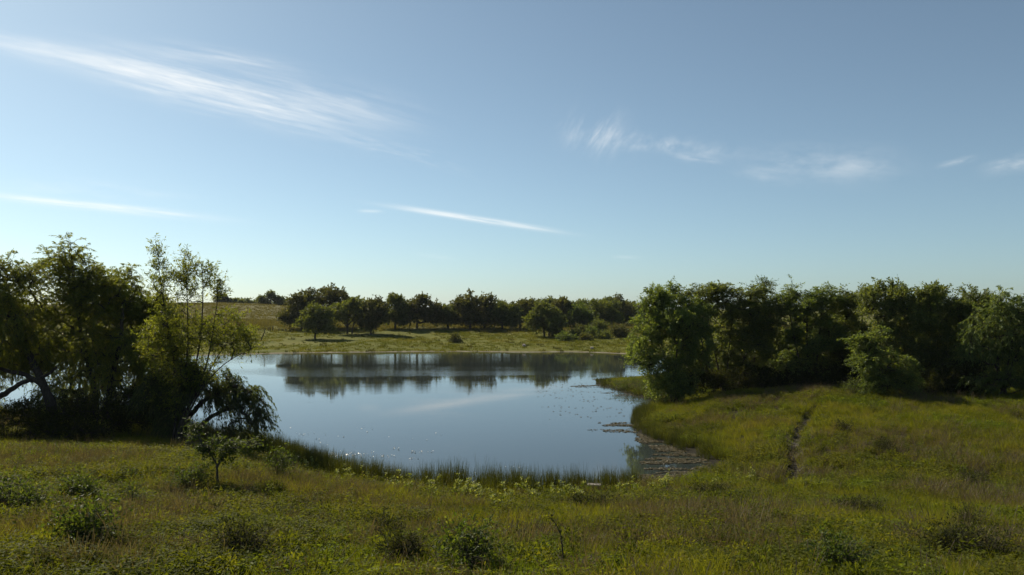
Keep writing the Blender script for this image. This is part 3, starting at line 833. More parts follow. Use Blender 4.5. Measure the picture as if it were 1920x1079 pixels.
# distant skyline at left
SK = 'distant skyline trees behind the tan field'
far_tree('distant open-crowned tree on the skyline above the tan field', 507, 572, [(507, 555, 8, 6), (516, 560, 8, 5), (494, 562, 10, 4), (526, 562, 7, 4)], 285, 'oak_green', n=60, per=26, lL=.6, lW=.4, group=SK)
far_tree('distant rounded tree on the skyline behind the young willow', 413, 572, [(414, 561, 11, 8), (424, 566, 8, 5)], 285, 'oak', n=50, per=30, lL=.6, lW=.42, group=SK)
for k, (u, ru, rv, lab) in enumerate([(442, 16, 4, 'low distant hedge tree left in the skyline strip above the tan field'),
                                 (466, 18, 5, 'low distant hedge tree in the middle of the skyline strip above the tan field'),
                                 (488, 16, 5, 'low distant hedge tree just left of the open-crowned skyline tree'),
                                 (530, 16, 5, 'low distant hedge tree between the open-crowned skyline tree and the large oak')]):
    far_tree(lab, u, 572, [(u, 568, ru, rv)], 288, 'oak_green', n=34, per=26, lL=.6, lW=.42, group=SK, trunks=[[(u, 571), (u, 569)]], name='hedge_tree')

# shrubs on the far bank
def far_shrub(label, u, v, ru, rv, mat='oak_green', n=26, d=None):
    p = hit(u, v)
    d = p.y
    return far_tree(label, u, v, [(u, v - rv, ru, rv), (u + ru * .3, v - rv * .6, ru * .7, rv * .6)], d, mat, n, 30, trunks=[[(u, v - rv * .6), (u, v - rv)]], tr=.08,
                    lL=.26, lW=.17, name='bank_shrub', group='shrubs on the far bank', cat='shrub')
for a in [('lone dark shrub on the open far bank below the shaded oaks', 852, 643, 5, 4.5, 'oak'),
          ('low shrub touching the right trunk of the two-trunked tree', 1040, 631, 6, 5, 'oak'),
          ('reddish-dark upright shrub right of the two-trunked tree', 1050, 632, 4, 6, 'oak'),
          ('spreading low shrub nearest the water right of the two-trunked tree', 1058, 640, 11, 5, 'pale'),
          ('grey-green upright shrub in the middle of the far shrub patch', 1076, 637, 8, 8, 'oak_green'),
          ('dark round shrub at the back of the far shrub patch', 1091, 630, 7, 7, 'oak'),
          ('tall pale shrub in the far shrub patch below the round tree', 1109, 634, 9, 9, 'pale'),
          ('round umbrella-shaped small tree right in the far shrub patch', 1123, 626, 14, 12, 'oak_green', 50),
          ('low dark shrub at the foot of the far shrub patch', 1098, 639, 6, 4, 'oak'),
          ('wide dark shrub beside the thicket end on the far bank', 1160, 633, 14, 10, 'oak', 50),
          ('low shrub left of the wide dark shrub near the thicket', 1132, 636, 8, 4, 'oak_green')]:
    far_shrub(*a)

# ------------------------------------------------------------------ grass and other ground cover
def blades_mesh(name, n, rad, hlo, hhi, wid, bend, mat, segs=2, lean=.35, seedhead=False):
    V = []; Fc = []; var = []
    for i in range(n):
        a = random.uniform(0, 6.283); r = rad * math.sqrt(random.random())
        x, y = r * math.cos(a), r * math.sin(a)
        h = random.uniform(hlo, hhi); a2 = a + random.uniform(-1.2, 1.2)
        le = random.uniform(.2, 1) * lean * h; be = bend * h * random.uniform(.3, 1)
        w = wid * random.uniform(.6, 1.3)
        sa = random.uniform(0, 6.283); sx, sy = math.cos(sa) * w / 2, math.sin(sa) * w / 2
        o0 = len(V)
        for k in range(segs + 1):
            s = k / segs
            px = x + math.cos(a2) * (le * s + be * s * s); py = y + math.sin(a2) * (le * s + be * s * s)
            pz = h * (s - .18 * s * s * (bend / .4)) - .03 * (1 - s)
            ww = (1 - s) ** .7 if not seedhead else (.35 if k < segs else 1.2)
            if k == segs and not seedhead: ww = .12
            V.append((px - sx * ww, py - sy * ww, pz)); V.append((px + sx * ww, py + sy * ww, pz))
        vv = random.random()
        for k in range(segs):
            Fc.append((o0 + 2 * k, o0 + 2 * k + 1, o0 + 2 * k + 3, o0 + 2 * k + 2)); var.append(vv)
    return mesh_np(name, V, Fc, mat, var)
def forb_mesh(name, nst, h, nl, lL, lW, mat, spread=.5, rad=.06, up=.4):
    P = []; D = []; V = []; Fc = []
    for i in range(nst):
        a = random.uniform(0, 6.283); sp_ = random.uniform(.1, 1) * spread * h; hh = h * random.uniform(.6, 1.05)
        bx, by = rad * random.uniform(-1, 1), rad * random.uniform(-1, 1)
        for k in range(nl):
            s = (k + .6 + random.uniform(-.3, .3)) / nl
            q = np.array([bx + math.cos(a) * sp_ * s * s, by + math.sin(a) * sp_ * s * s, hh * s])
            b = random.uniform(0, 6.283)
            P.append(q); D.append((math.cos(b), math.sin(b), random.uniform(-.2, up)))
    n = len(P)
    L = lL * rng.uniform(.6, 1.3, n); W_ = lW * rng.uniform(.7, 1.3, n)
    return leaves_mesh(name, np.array(P), np.array(D), L, W_, mat, rng.random(n), rng.normal(size=(n, 3)) * .5 + np.array([0, 0, 1.]))

GREEN = [(0, (.050, .064, .008)), (.3, (.098, .112, .012)), (.62, (.145, .148, .018)), (.84, (.135, .120, .034)), (1, (.120, .098, .052))]
M['grass'] = leaf_mat('meadow_grass', GREEN, .5, .6, spec=.12, inst=True, pos=.42)
M['grass_bright'] = leaf_mat('bright_grass', [(0, (.070, .098, .010)), (.5, (.105, .135, .016)), (1, (.165, .165, .035))], .5, .6, spec=.12, inst=True, pos=.6)
M['drygrass'] = leaf_mat('dry_weed', [(0, (.062, .050, .038)), (.5, (.100, .080, .062)), (1, (.17, .14, .10))], .3, .7, spec=.1, inst=True)
M['forb'] = leaf_mat('forb_leaf', [(0, (0.0488, 0.064, 0.01)), (0.5, (0.0869, 0.0989, 0.016)), (1, (0.1431, 0.1406, 0.03))], .5, .65, spec=.08, inst=True, pos=.5)
M['reed'] = leaf_mat('reed_blade', [(0, (0.0207, 0.028, 0.0074)), (0.5, (0.0384, 0.0458, 0.0118)), (1, (0.0701, 0.0679, 0.0221))], .4, .55, spec=.15, inst=True)
M['pasture'] = leaf_mat('pasture_grass', [(0, (.058, .070, .009)), (.5, (.094, .102, .014)), (1, (.145, .128, .032))], .4, .6, spec=.1, inst=True, pos=.12)
M['tangrass'] = leaf_mat('tan_grass', [(0, (.064, .060, .020)), (.5, (.096, .086, .030)), (1, (.135, .118, .048))], .35, .7, spec=.1, inst=True)

def scatter(name, label, cat, proto_me, pts, scl, tilt=.12, mat=None):
    n = len(pts)
    me = bpy.data.meshes.new(name)
    me.vertices.add(n); me.vertices.foreach_set('co', np.asarray(pts, np.float32).ravel())
    a = me.attributes.new('rot', 'FLOAT_VECTOR', 'POINT')
    rot = np.stack([rng.normal(0, tilt, n), rng.normal(0, tilt, n), rng.uniform(0, 6.283, n)], 1).astype(np.float32)
    a.data.foreach_set('vector', rot.ravel())
    a = me.attributes.new('scl', 'FLOAT', 'POINT'); a.data.foreach_set('value', np.asarray(scl, np.float32))
    me.update()
    o = obj(name, me)
    tag(o, label, cat, 'stuff')
    src = bpy.data.objects.new(name + '_clump', proto_me)
    ng = bpy.data.node_groups.new(name, 'GeometryNodeTree')
    ng.interface.new_socket('Geometry', in_out='INPUT', socket_type='NodeSocketGeometry')
    ng.interface.new_socket('Geometry', in_out='OUTPUT', socket_type='NodeSocketGeometry')
    gi = ng.nodes.new('NodeGroupInput'); go = ng.nodes.new('NodeGroupOutput')
    ip = ng.nodes.new('GeometryNodeInstanceOnPoints')
    oi = ng.nodes.new('GeometryNodeObjectInfo'); oi.inputs['Object'].default_value = src
    ar = ng.nodes.new('GeometryNodeInputNamedAttribute'); ar.data_type = 'FLOAT_VECTOR'; ar.inputs[0].default_value = 'rot'
    as_ = ng.nodes.new('GeometryNodeInputNamedAttribute'); as_.data_type = 'FLOAT'; as_.inputs[0].default_value = 'scl'
    L = ng.links.new
    L(gi.outputs[0], ip.inputs['Points']); L(oi.outputs['Geometry'], ip.inputs['Instance'])
    e2r = ng.nodes.new('FunctionNodeEulerToRotation'); L(ar.outputs[0], e2r.inputs[0]); L(e2r.outputs[0], ip.inputs['Rotation'])
    L(as_.outputs[0], ip.inputs['Scale']); L(ip.outputs[0], go.inputs[0])
    md = o.modifiers.new('scatter', 'NODES'); md.node_group = ng
    return o

def rut_dist(x, y):
    q = np.full(x.shape, 1e9)
    for a, b in zip(RUT[:-1], RUT[1:]):
        dx, dy = b[0] - a[0], b[1] - a[1]
        tt = np.clip(((x - a[0]) * dx + (y - a[1]) * dy) / (dx * dx + dy * dy), 0, 1)
        q = np.minimum(q, np.hypot(x - a[0] - tt * dx, y - a[1] - tt * dy))
    return q
def wedge(n, r0, r1, half=.82):
    y = np.sqrt(rng.uniform(r0 * r0, r1 * r1, n)); x = rng.uniform(-half, half, n) * y
    return x, y
# one big pool of candidate sites over the near banks
X, Y, S = [], [], []
for r0, r1, dens, s in ((6, 14, 85, .8), (14, 25, 50, .95), (25, 76, 26, 1.15)):
    n = int(.82 * (r1 * r1 - r0 * r0) * dens)
    x, y = wedge(n, r0, r1); X.append(x); Y.append(y); S.append(np.full(n, s))
X = np.concatenate(X); Y = np.concatenate(Y); S = np.concatenate(S)
sd = pond_sd(X, Y)
k = (sd > .5) & (rut_dist(X, Y) > .08 + .26 * rng.random(len(X)))
X, Y, S, sd = X[k], Y[k], S[k], sd[k]
Z = H(X, Y, sd)
patch = fbm(X * .23, Y * .23, 21, 3); patch2 = fbm(X * .33, Y * .33, 33, 3); patch3 = fbm(X * .5 + 9, Y * .5, 44, 3)
u = rng.random(len(X))
dryp = sstep(.53, .64, patch2) * .75 + .02
brightp = sstep(.49, .58, patch3) * .9 + .05
forbp = sstep(.50, .62, patch) * .65 + .12
kind = np.where(u < dryp * .55, 2, -1)
u2 = rng.random(len(X)); kind = np.where((kind < 0) & (u2 < forbp), 3, kind)
u3 = rng.random(len(X)); kind = np.where((kind < 0) & (u3 < brightp), 1, kind)
kind = np.where(kind < 0, 0, kind)
hmod = .7 + .6 * fbm(X * .7, Y * .7, 55, 2)
pts = np.stack([X, Y, Z], 1)
scl = S * hmod * rng.uniform(.7, 1.25, len(X)) * np.where((Y > 56) & (X < 24), .5, 1.0)
protos = {0: [blades_mesh('grass_clump', 34, .15, .14, .34, .011, .35, M['grass']), blades_mesh('grass_clump', 30, .18, .10, .26, .012, .5, M['grass'])],
          1: [blades_mesh('bright_clump', 36, .14, .12, .30, .012, .3, M['grass_bright']), forb_mesh('bright_clump', 8, .24, 6, .07, .028, M['grass_bright'])],
          2: [blades_mesh('dry_clump', 30, .17, .20, .42, .007, .25, M['drygrass'], seedhead=True), blades_mesh('dry_clump', 36, .17, .12, .30, .009, .5, M['drygrass'])],
          3: [forb_mesh('forb_clump', 9, .26, 6, .075, .034, M['forb']), forb_mesh('forb_clump', 12, .18, 5, .06, .032, M['forb'], .9)]}
nm = {0: ('grass', 'rough green grass covering the near bank and the right knoll', 'grass'),
      1: ('grass', 'patches of brighter yellow-green grass on the near bank', 'grass'),
      2: ('dry_grass', 'brown dry seed-headed grass mixed into the near bank', 'grass'),
      3: ('ground_weeds', 'low leafy weeds mixed into the near bank grass', 'weeds')}
for kd in range(4):
    w_ = np.where(kind == kd)[0]
    half = rng.random(len(w_)) < .5
    for j, sel in enumerate((w_[half], w_[~half])):
        lab = nm[kd][1]
        if j: lab = lab.replace('covering', 'of a finer kind covering').replace('patches of', 'leafy tufts in the patches of').replace('seed-headed', 'bent').replace('low leafy', 'low creeping')
        scatter(nm[kd][0], lab, nm[kd][2], protos[kd][j], pts[sel], scl[sel])

# leafy weed mounds standing above the grass
def mound_mesh(name, n, rad, h, lL, lW, mat):
    d_ = unit(rng.normal(size=(n, 3))); d_[:, 2] = np.abs(d_[:, 2])
    r_ = rng.uniform(.35, 1.0, n) ** .6
    lump = 1 + .25 * np.sin(d_[:, 0] * 5 + d_[:, 1] * 4) + .2 * np.sin(d_[:, 1] * 7 + 1)
    P_ = d_ * (r_ * lump)[:, None] * np.array([rad, rad, h])
    D_ = unit(d_ + rng.normal(size=(n, 3)) * .8)
    return leaves_mesh(name, P_, D_, lL * rng.uniform(.6, 1.4, n), lW * rng.uniform(.6, 1.4, n), mat, rng.random(n), rng.normal(size=(n, 3)) * .7 + np.array([0, 0, .8]))
nM = 9000
x, y = wedge(nM, 7, 50)
s_ = pond_sd(x, y)
mk = (s_ > 1.2) & (rut_dist(x, y) > .7) & (fbm(x * .4, y * .4, 91, 3) + rng.normal(0, .07, nM) > .49)
x, y, s_ = x[mk], y[mk], s_[mk]
z = H(x, y, s_); pm_ = np.stack([x, y, z], 1); sc_ = rng.uniform(.35, 1.0, len(x)) ** 1.4
kk = rng.integers(0, 3, len(x))
for j, (nme, lab, me_) in enumerate([
        ('weed_mounds', 'rounded green weed mounds rising out of the near grass', mound_mesh('weed_mound', 260, .26, .34, .075, .032, M['forb'])),
        ('weed_mounds', 'loose olive weed mounds scattered on the near slope', mound_mesh('weed_mound', 220, .34, .28, .06, .026, M['grass'])),
        ('dry_weed_mounds', 'brownish purple dry weed mounds scattered on the near slope', mound_mesh('weed_mound', 300, .30, .36, .06, .014, M['drygrass']))]):
    scatter(nme, lab, 'weeds', me_, pm_[kk == j], sc_[kk == j])

nT = 1500
x, y = wedge(nT, 7, 48); s_ = pond_sd(x, y)
tk = (s_ > 1.5) & (rut_dist(x, y) > .6) & (fbm(x * .3, y * .3, 97, 3) + rng.normal(0, .09, nT) > .53)
x, y, s_ = x[tk], y[tk], s_[tk]
scatter('tall_weeds', 'taller leggy weeds sticking up out of the near grass', 'weeds', forb_mesh('tall_weed', 4, .55, 11, .085, .034, M['forb'], .35, .09, .6), np.stack([x, y, H(x, y, s_)], 1), rng.uniform(.5, 1.2, len(x)))
nT = 1300
x, y = wedge(nT, 7, 48); s_ = pond_sd(x, y)
tk = (s_ > 1.5) & (rut_dist(x, y) > .6) & (fbm(x * .3, y * .3, 103, 3) + rng.normal(0, .09, nT) > .53)
x, y, s_ = x[tk], y[tk], s_[tk]
scatter('seed_stalks', 'thin straw-coloured seed stalks standing above the near grass', 'grass', blades_mesh('seed_stalk', 9, .12, .40, .75, .010, .15, M['drygrass'], segs=3, seedhead=True), np.stack([x, y, H(x, y, s_)], 1), rng.uniform(.55, 1.1, len(x)))

# far bank pasture tufts and field grass
n = 26000
x = rng.uniform(-75, 75, n); y = rng.uniform(108, 178, n)
s_ = pond_sd(x, y); dens = fbm(x * .12, y * .12, 61, 3)
k = (s_ > .4) & (rng.random(n) < sstep(.25, .6, dens))
x, y, s_ = x[k], y[k], s_[k]
z = H(x, y, s_)
tanm = y > 150 + rng.normal(0, 5, len(x))
pm = blades_mesh('pasture_clump', 24, .34, .08, .22, .05, .4, M['pasture'])
scatter('pasture_grass', 'short grazed pasture grass on the far bank', 'grass', pm, np.stack([x, y, z], 1)[~tanm], rng.uniform(.5, 1.5, (~tanm).sum()))
n = 16000
x2 = rng.uniform(-130, 40, n); y2 = rng.uniform(150, 290, n); z2 = H(x2, y2)
tm = blades_mesh('tan_clump', 20, .45, .15, .4, .07, .35, M['tangrass'])
scatter('dry_field_grass', 'tan dry grass on the field behind the far trees', 'grass', tm,
        np.concatenate([np.stack([x, y, z], 1)[tanm], np.stack([x2, y2, z2], 1)]), rng.uniform(.5, 1.5, tanm.sum() + n))

n = 1500
x3 = rng.uniform(-62, 60, n); y3 = rng.uniform(107, 150, n); s3 = pond_sd(x3, y3)
k3 = (s3 > .15) & ((rng.random(n) < .35) | (s3 < 3.5)); x3, y3, s3 = x3[k3], y3[k3], s3[k3]
M['tussock'] = leaf_mat('tussock_grass', [(0, (.030, .036, .010)), (.5, (.055, .060, .016)), (1, (.095, .085, .030))], .35, .6, spec=.1, inst=True)
tu = blades_mesh('tussock_clump', 40, .30, .14, .42, .05, .35, M['tussock'])
scatter('bank_tussocks', 'dark grass tussocks dotting the far bank and its shoreline', 'grass', tu, np.stack([x3, y3, H(x3, y3, s3)], 1), rng.uniform(.35, 1.25, len(x3)))

# reeds round the near shore
cand = []
P1_ = POND; P2_ = np.roll(POND, -1, 0)
for a, b in zip(P1_, P2_):
    if max(a[1], b[1]) > 70: continue
    L_ = np.hypot(*(b - a)); nn = int(L_ * 62)
    for q in range(nn):
        s = random.random(); p = a + (b - a) * s
        cand.append((p[0], p[1]))
cand = np.array(cand)
cand = cand + rng.normal(0, .75, cand.shape)
s_ = pond_sd(cand[:, 0], cand[:, 1])
k = (s_ > -.9) & (s_ < 1.6)
bay = (cand[:, 0] > 4.2) & (cand[:, 0] < 11) & (cand[:, 1] > 28) & (s_ < -.05)
bay |= (cand[:, 0] > 4.3) & (cand[:, 0] < 9.5) & (cand[:, 1] > 26.5) & (cand[:, 1] < 30.9)
k &= ~bay & (fbm(cand[:, 0] * .8, cand[:, 1] * .8, 71, 2) > .24)
sx_ = at(1114, 924, 26.6)
k &= ~((np.abs(cand[:, 0] - sx_.x) < .34) & (np.abs(cand[:, 1] - 25.9) < .95))
cand = cand[k]; s_ = s_[k]
zz = np.maximum(H(cand[:, 0], cand[:, 1], s_), -.12)
hm = (.55 + .85 * fbm(cand[:, 0] * .5, cand[:, 1] * .5, 77, 2)) * rng.uniform(.75, 1.2, len(cand))
hm = .82 * hm * np.where((cand[:, 0] > 4.5) & (cand[:, 1] > 29), .72, 1.0) * np.where(cand[:, 1] > 54, .6, 1.0)
rm = [blades_mesh('reed_clump', 22, .12, .5, 1.05, .016, .10, M['reed'], segs=2, lean=.14), blades_mesh('reed_clump', 18, .16, .4, .85, .016, .2, M['reed'], segs=3, lean=.2)]
hh = rng.random(len(cand)) < .6
pr = np.stack([cand[:, 0], cand[:, 1], zz], 1)
scatter('reeds', 'upright green reeds fringing the near shore of the pond', 'reeds', rm[0], pr[hh], hm[hh], .06)
scatter('reeds', 'shorter bent rushes among the reeds of the near shore', 'reeds', rm[1], pr[~hh], hm[~hh], .1)

# floating pondweed
mt = leaf_mat('pondweed_leaf', [(0, (.036, .032, .014)), (.5, (.075, .062, .030)), (1, (.125, .10, .05))], .2, .5, spec=.25)
def pads(px_poly, n, seed, rows=True, size=(.05, .13)):
    pol = np.array([on_water(*p) for p in px_poly])
    x = rng.uniform(pol[:, 0].min(), pol[:, 0].max(), n); y = rng.uniform(pol[:, 1].min(), pol[:, 1].max(), n)
    ins = np.zeros(n, bool)
    for (ax, ay), (bx, by) in zip(pol, np.roll(pol, -1, 0)):
        if ay != by: ins ^= ((ay > y) != (by > y)) & (x < (bx - ax) * (y - ay) / (by - ay) + ax)
    if rows:
        nz = fbm(x * .8 + .4 * y, y * 3.0, seed, 3); ins &= rng.random(n) < sstep(.49, .56, nz)
    return x[ins], y[ins]
px_, py_ = [], []
for poly, n, sd_, rows in [
        ([(1195, 815), (1240, 826), (1290, 846), (1335, 864), (1335, 878), (1290, 893), (1215, 905), (1190, 900), (1215, 888), (1200, 868), (1230, 850)], 9000, 81, True),
        ([(1196, 812), (1240, 828), (1300, 850), (1335, 866), (1330, 874), (1280, 856), (1230, 842), (1190, 826)], 3000, 85, True),
        ([(1200, 892), (1290, 880), (1330, 872), (1300, 896), (1220, 908)], 5000, 86, True),
        ([(1120, 793), (1180, 792), (1190, 800), (1130, 799)], 500, 82, True),
        ([(1095, 805), (1180, 804), (1195, 812), (1120, 810)], 400, 83, True),
        ([(1110, 712), (1170, 708), (1180, 718), (1130, 717)], 1600, 84, False),
        ([(1060, 723), (1140, 722), (1150, 727), (1080, 727)], 700, 87, True),
        ([(1110, 735), (1190, 733), (1240, 750), (1170, 744)], 1500, 88, True),
        ([(1160, 728), (1240, 746), (1255, 752), (1190, 745)], 900, 89, True),
        ([(1000, 720), (1180, 715), (1190, 780), (1020, 790)], 500, 90, True)]:
    x, y = pads(poly, n, sd_, rows); px_.append(x); py_.append(y)
x = np.concatenate(px_); y = np.concatenate(py_); n = len(x)
a = rng.uniform(0, 6.283, n)
ang = np.linspace(0, 2 * np.pi, 6, endpoint=False)
rad = rng.uniform(.03, .085, n)
ring = np.stack([x[:, None] + rad[:, None] * np.cos(ang + a[:, None]) * rng.uniform(.7, 1.2, (n, 6)), y[:, None] + rad[:, None] * np.sin(ang + a[:, None]) * rng.uniform(.6, 1.1, (n, 6)),
                 .006 + rng.uniform(0, .03, (n, 6))], -1)
me = mesh_np('pondweed', ring.reshape(-1, 3), np.arange(n * 6).reshape(-1, 6), mt, rng.random(n))
tag(obj('floating_pondweed', me), 'brownish floating pondweed leaves in the shallow inlet and along the right shore', 'pondweed', 'stuff')

# pale shapes added to stand for sun glitter off the left near shore
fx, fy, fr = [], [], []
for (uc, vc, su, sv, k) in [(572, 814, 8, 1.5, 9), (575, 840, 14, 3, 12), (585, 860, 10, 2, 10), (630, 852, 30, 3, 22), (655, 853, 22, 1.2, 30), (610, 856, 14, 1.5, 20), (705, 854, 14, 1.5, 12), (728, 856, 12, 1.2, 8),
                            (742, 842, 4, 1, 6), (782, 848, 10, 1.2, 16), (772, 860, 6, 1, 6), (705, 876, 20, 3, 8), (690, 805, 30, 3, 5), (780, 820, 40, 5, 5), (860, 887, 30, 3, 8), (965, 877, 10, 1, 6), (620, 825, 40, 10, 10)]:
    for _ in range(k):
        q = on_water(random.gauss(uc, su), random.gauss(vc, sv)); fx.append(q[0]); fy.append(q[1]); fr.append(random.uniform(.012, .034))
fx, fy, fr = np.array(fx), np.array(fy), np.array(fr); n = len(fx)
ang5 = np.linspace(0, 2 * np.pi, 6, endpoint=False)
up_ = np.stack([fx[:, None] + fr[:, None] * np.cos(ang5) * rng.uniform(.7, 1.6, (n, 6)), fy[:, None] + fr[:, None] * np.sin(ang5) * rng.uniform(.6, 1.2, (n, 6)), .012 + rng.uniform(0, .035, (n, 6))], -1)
mt, t = new_mat('pale_glint')
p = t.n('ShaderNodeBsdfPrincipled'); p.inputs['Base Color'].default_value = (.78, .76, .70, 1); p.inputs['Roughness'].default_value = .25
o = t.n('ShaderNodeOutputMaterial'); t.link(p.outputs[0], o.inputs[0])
tag(obj('glint_flecks', mesh_np('glint_flecks', up_.reshape(-1, 3), np.arange(n * 6).reshape(-1, 6), mt)), 'pale flecks added as sun glints on the water off the near left shore', 'sun_glint', 'stuff')

# ------------------------------------------------------------------ path rut
rp = bezier_pts([(p.x, p.y, 0) for p in RUT_], 8)
Tn = unit(np.gradient(rp, axis=0)); Sd = np.stack([-Tn[:, 1], Tn[:, 0], 0 * Tn[:, 0]], 1)
Vp = []
offs = (-.20, -.10, 0, .10, .20)
for i in range(len(rp)):
    w = (1 + .45 * math.sin(i * 1.3) * math.cos(i * .7)) * (.25 + .75 * min(1, i / 6, (len(rp) - 1 - i) / 8))
    for o_ in offs:
        q = rp[i] + Sd[i] * o_ * w
        Vp.append((q[0], q[1], hz_fast(q[0], q[1]) if False else hz(q[0], q[1]) + .015))
k = len(offs)
Fp = [(i * k + j, i * k + j + 1, (i + 1) * k + j + 1, (i + 1) * k + j) for i in range(len(rp) - 1) for j in range(k - 1)]
mt, t = new_mat('path_soil')
g = t.n('ShaderNodeNewGeometry'); nz = t.noise(g.outputs['Position'], 6, 5, .65)
c = t.ramp(nz, [(.3, (.018, .014, .009)), (.7, (.050, .040, .026))])
p = t.n('ShaderNodeBsdfPrincipled'); t.link(c, p.inputs['Base Color']); p.inputs['Roughness'].default_value = .95
b = t.n('ShaderNodeBump'); b.inputs['Strength'].default_value = .8; b.inputs['Distance'].default_value = .08
t.link(nz, b.inputs['Height']); t.link(b.outputs[0], p.inputs['Normal'])
o = t.n('ShaderNodeOutputMaterial'); t.link(p.outputs[0], o.inputs[0])
tag(obj('path', mesh_np('path', Vp, Fp, mt, smooth=True)), 'narrow dark worn earth trail climbing the right knoll', 'path', 'structure')

# ------------------------------------------------------------------ shrubs and weeds in the foreground
def bush(name, label, u, v, hpx, wpx, mat='shrub', n=70, per=40, lL=.07, lW=.035, style='up', cat='shrub', tw=.22, group='foreground shrubs', stems=3, lift=.5, **kw):
    p = hit(u, v); d = p.y
    b = (p.x, p.y, p.z - .03); m_ = d / F_PX
    hh, ww = hpx * m_, wpx * m_ / 2
    st = []
    for k in range(stems):
        a = random.uniform(0, 6.283)
        st.append([(0.03 * math.cos(a), .03 * math.sin(a), 0), (ww * .3 * math.cos(a), ww * .3 * math.sin(a), hh * .4), (ww * .55 * math.cos(a), ww * .55 * math.sin(a), hh * .8)])
    lob = [(0, 0, hh * .42, ww * .7, ww * .7, hh * .34)]
    for k in range(6):
        a = random.uniform(0, 6.283); rr_ = random.uniform(.35, .85)
        f_ = random.uniform(.2, .45)
        lob.append((ww * rr_ * math.cos(a), ww * rr_ * math.sin(a), hh * random.uniform(.25, .92 - f_ * .3), ww * f_, ww * f_, hh * f_ * .6))
    return grow(name, label, cat, b, st, lob, None, mat, int(n * .9), int(per * .62), tw * 1.6, lL * .8, lW * .8, .014, bark='twig', style=style, group=group, part_names=('stem', 'limbs', 'foliage'), tip_r=.004, shell=.25, ragged=False, **kw)

# little tree with a forked trunk
p = hit(408, 912); d = p.y; b = (p.x, p.y, p.z - .05)
grow('small_tree', 'small forked tree with thin trunk and flat leafy top in the near grass', 'tree', b,
     [[(0, 0, 0)] + pxstem(b, d, [(407, 890), (406, 872), (397, 856), (386, 842)]), pxstem(b, d, [(406, 876), (417, 860), (428, 844), (462, 834, .5)])],
     pxlobes(b, d, [(405, 832, 32, 9), (384, 842, 16, 10), (430, 838, 20, 9), (412, 850, 22, 8), (470, 832, 34, 7, .6), (370, 808, 7, 14)]),
     None, 'shrub', 90, 22, .2, .085, .042, .035, bark='twig', style='flat', part_names=('trunk', 'limbs', 'crown'), tip_r=.005)
bush('round_bush', 'round dark-centred bush left of the small forked tree', 356, 930, 56, 54, 'shrub', 90, 45)
bush('leafy_bush', 'broad-leaved bush with pale top leaves at lower left', 160, 1026, 74, 90, 'shrub', 80, 40, .085, .042)
bush('upright_weed', 'slim dark upright weed right of the broad-leaved bush', 247, 956, 52, 24, 'shrub', 34, 30, .07, .03)
bush('dark_bush', 'dark bushy weed clump behind the broad-leaved bush', 150, 942, 46, 66, 'shrub', 80, 40, .08, .04)
bush('leafy_bush', 'sprawling leafy bush at the left edge of the near bank', 40, 965, 66, 110, 'shrub', 110, 40, .08, .04)
bush('dark_bush', 'twiggy dark bush low left of centre with silvery leaves below', 452, 1050, 38, 74, 'shrub_dark', 60, 36, .07, .03)
bush('dark_bush', 'small black-looking tuft at the lower middle left', 722, 1024, 26, 32, 'shrub_dark', 34, 36, .07, .025)
bush('dark_bush', 'round dark tuft near the bottom left of the tall snaggy bush', 752, 1058, 36, 46, 'shrub_dark', 46, 36, .07, .025)
bush('snag_bush', 'tall snaggy bush with dark bare stems at bottom centre', 878, 1085, 100, 70, 'shrub', 70, 38, .075, .036, stems=5)
bush('dark_bush', 'wide dark weed mat just below the reeds, right of centre', 1112, 960, 24, 80, 'shrub_dark', 90, 36, .08, .03)
bush('dark_bush', 'large dark low bush near the bottom right corner', 1820, 1056, 34, 130, 'shrub_dark', 120, 40, .07, .025)
bush('dark_bush', 'small dark tuft above the large dark bush at lower right', 1815, 995, 22, 30, 'shrub_dark', 34, 34, .06, .025)
bush('leafy_bush', 'bushy green sapling at the bottom right of centre', 1560, 1075, 46, 70, 'shrub', 60, 40, .075, .034)
bush('dark_bush', 'long dark weed strip across the lower right slope', 1620, 968, 22, 96, 'shrub_dark', 80, 34, .07, .028)
bush('dark_bush', 'dark weed streak high on the right slope', 1830, 915, 20, 60, 'shrub_dark', 60, 34, .08, .03)
bush('dark_bush', 'dark hollow-looking weed clump right of the earth trail', 1582, 812, 18, 30, 'shrub_dark', 40, 34, .10, .04)
bush('dark_bush', 'dark weed streak farther right of the earth trail', 1655, 850, 20, 34, 'shrub_dark', 40, 34, .10, .04)
bush('dark_bush', 'dark weedy clump at the lower end of the earth trail', 1335, 935, 24, 60, 'shrub_dark', 60, 36, .09, .035)
bush('leafy_bush', 'thin leafy weed pair at the shore beside the small forked tree', 522, 900, 62, 30, 'shrub', 46, 34, .08, .045)
bush('leafy_bush', 'second thin shore weed, nearer the reeds', 548, 890, 46, 24, 'lime', 36, 34, .08, .04)
bush('thicket_weed', 'lit leggy plant in front of the dark layered thicket tree', 1375, 738, 32, 36, 'pale', 40, 34, .14, .06, tw=.35)
bush('thicket_weed', 'pale weed at the left foot of the conical bush', 1600, 742, 36, 30, 'pale', 36, 34, .12, .05, tw=.3)
bush('thicket_weed', 'green weeds at the grass edge below the domed thicket tree', 1712, 752, 30, 50, 'shrub', 46, 36, .11, .05, tw=.3)
bush('shore_bush', 'low dark leafy bush on the grassy spit by the thicket end', 1262, 742, 30, 70, 'shrub', 80, 40, .12, .05, tw=.3)
bush('shore_bush', 'green sedge mound on the tip of the grassy spit', 1175, 731, 22, 56, 'shrub', 70, 40, .14, .04, tw=.3)
bush('shore_bush', 'sedge mound in the middle of the grassy spit', 1215, 738, 24, 50, 'shrub', 70, 40, .14, .04, tw=.3)

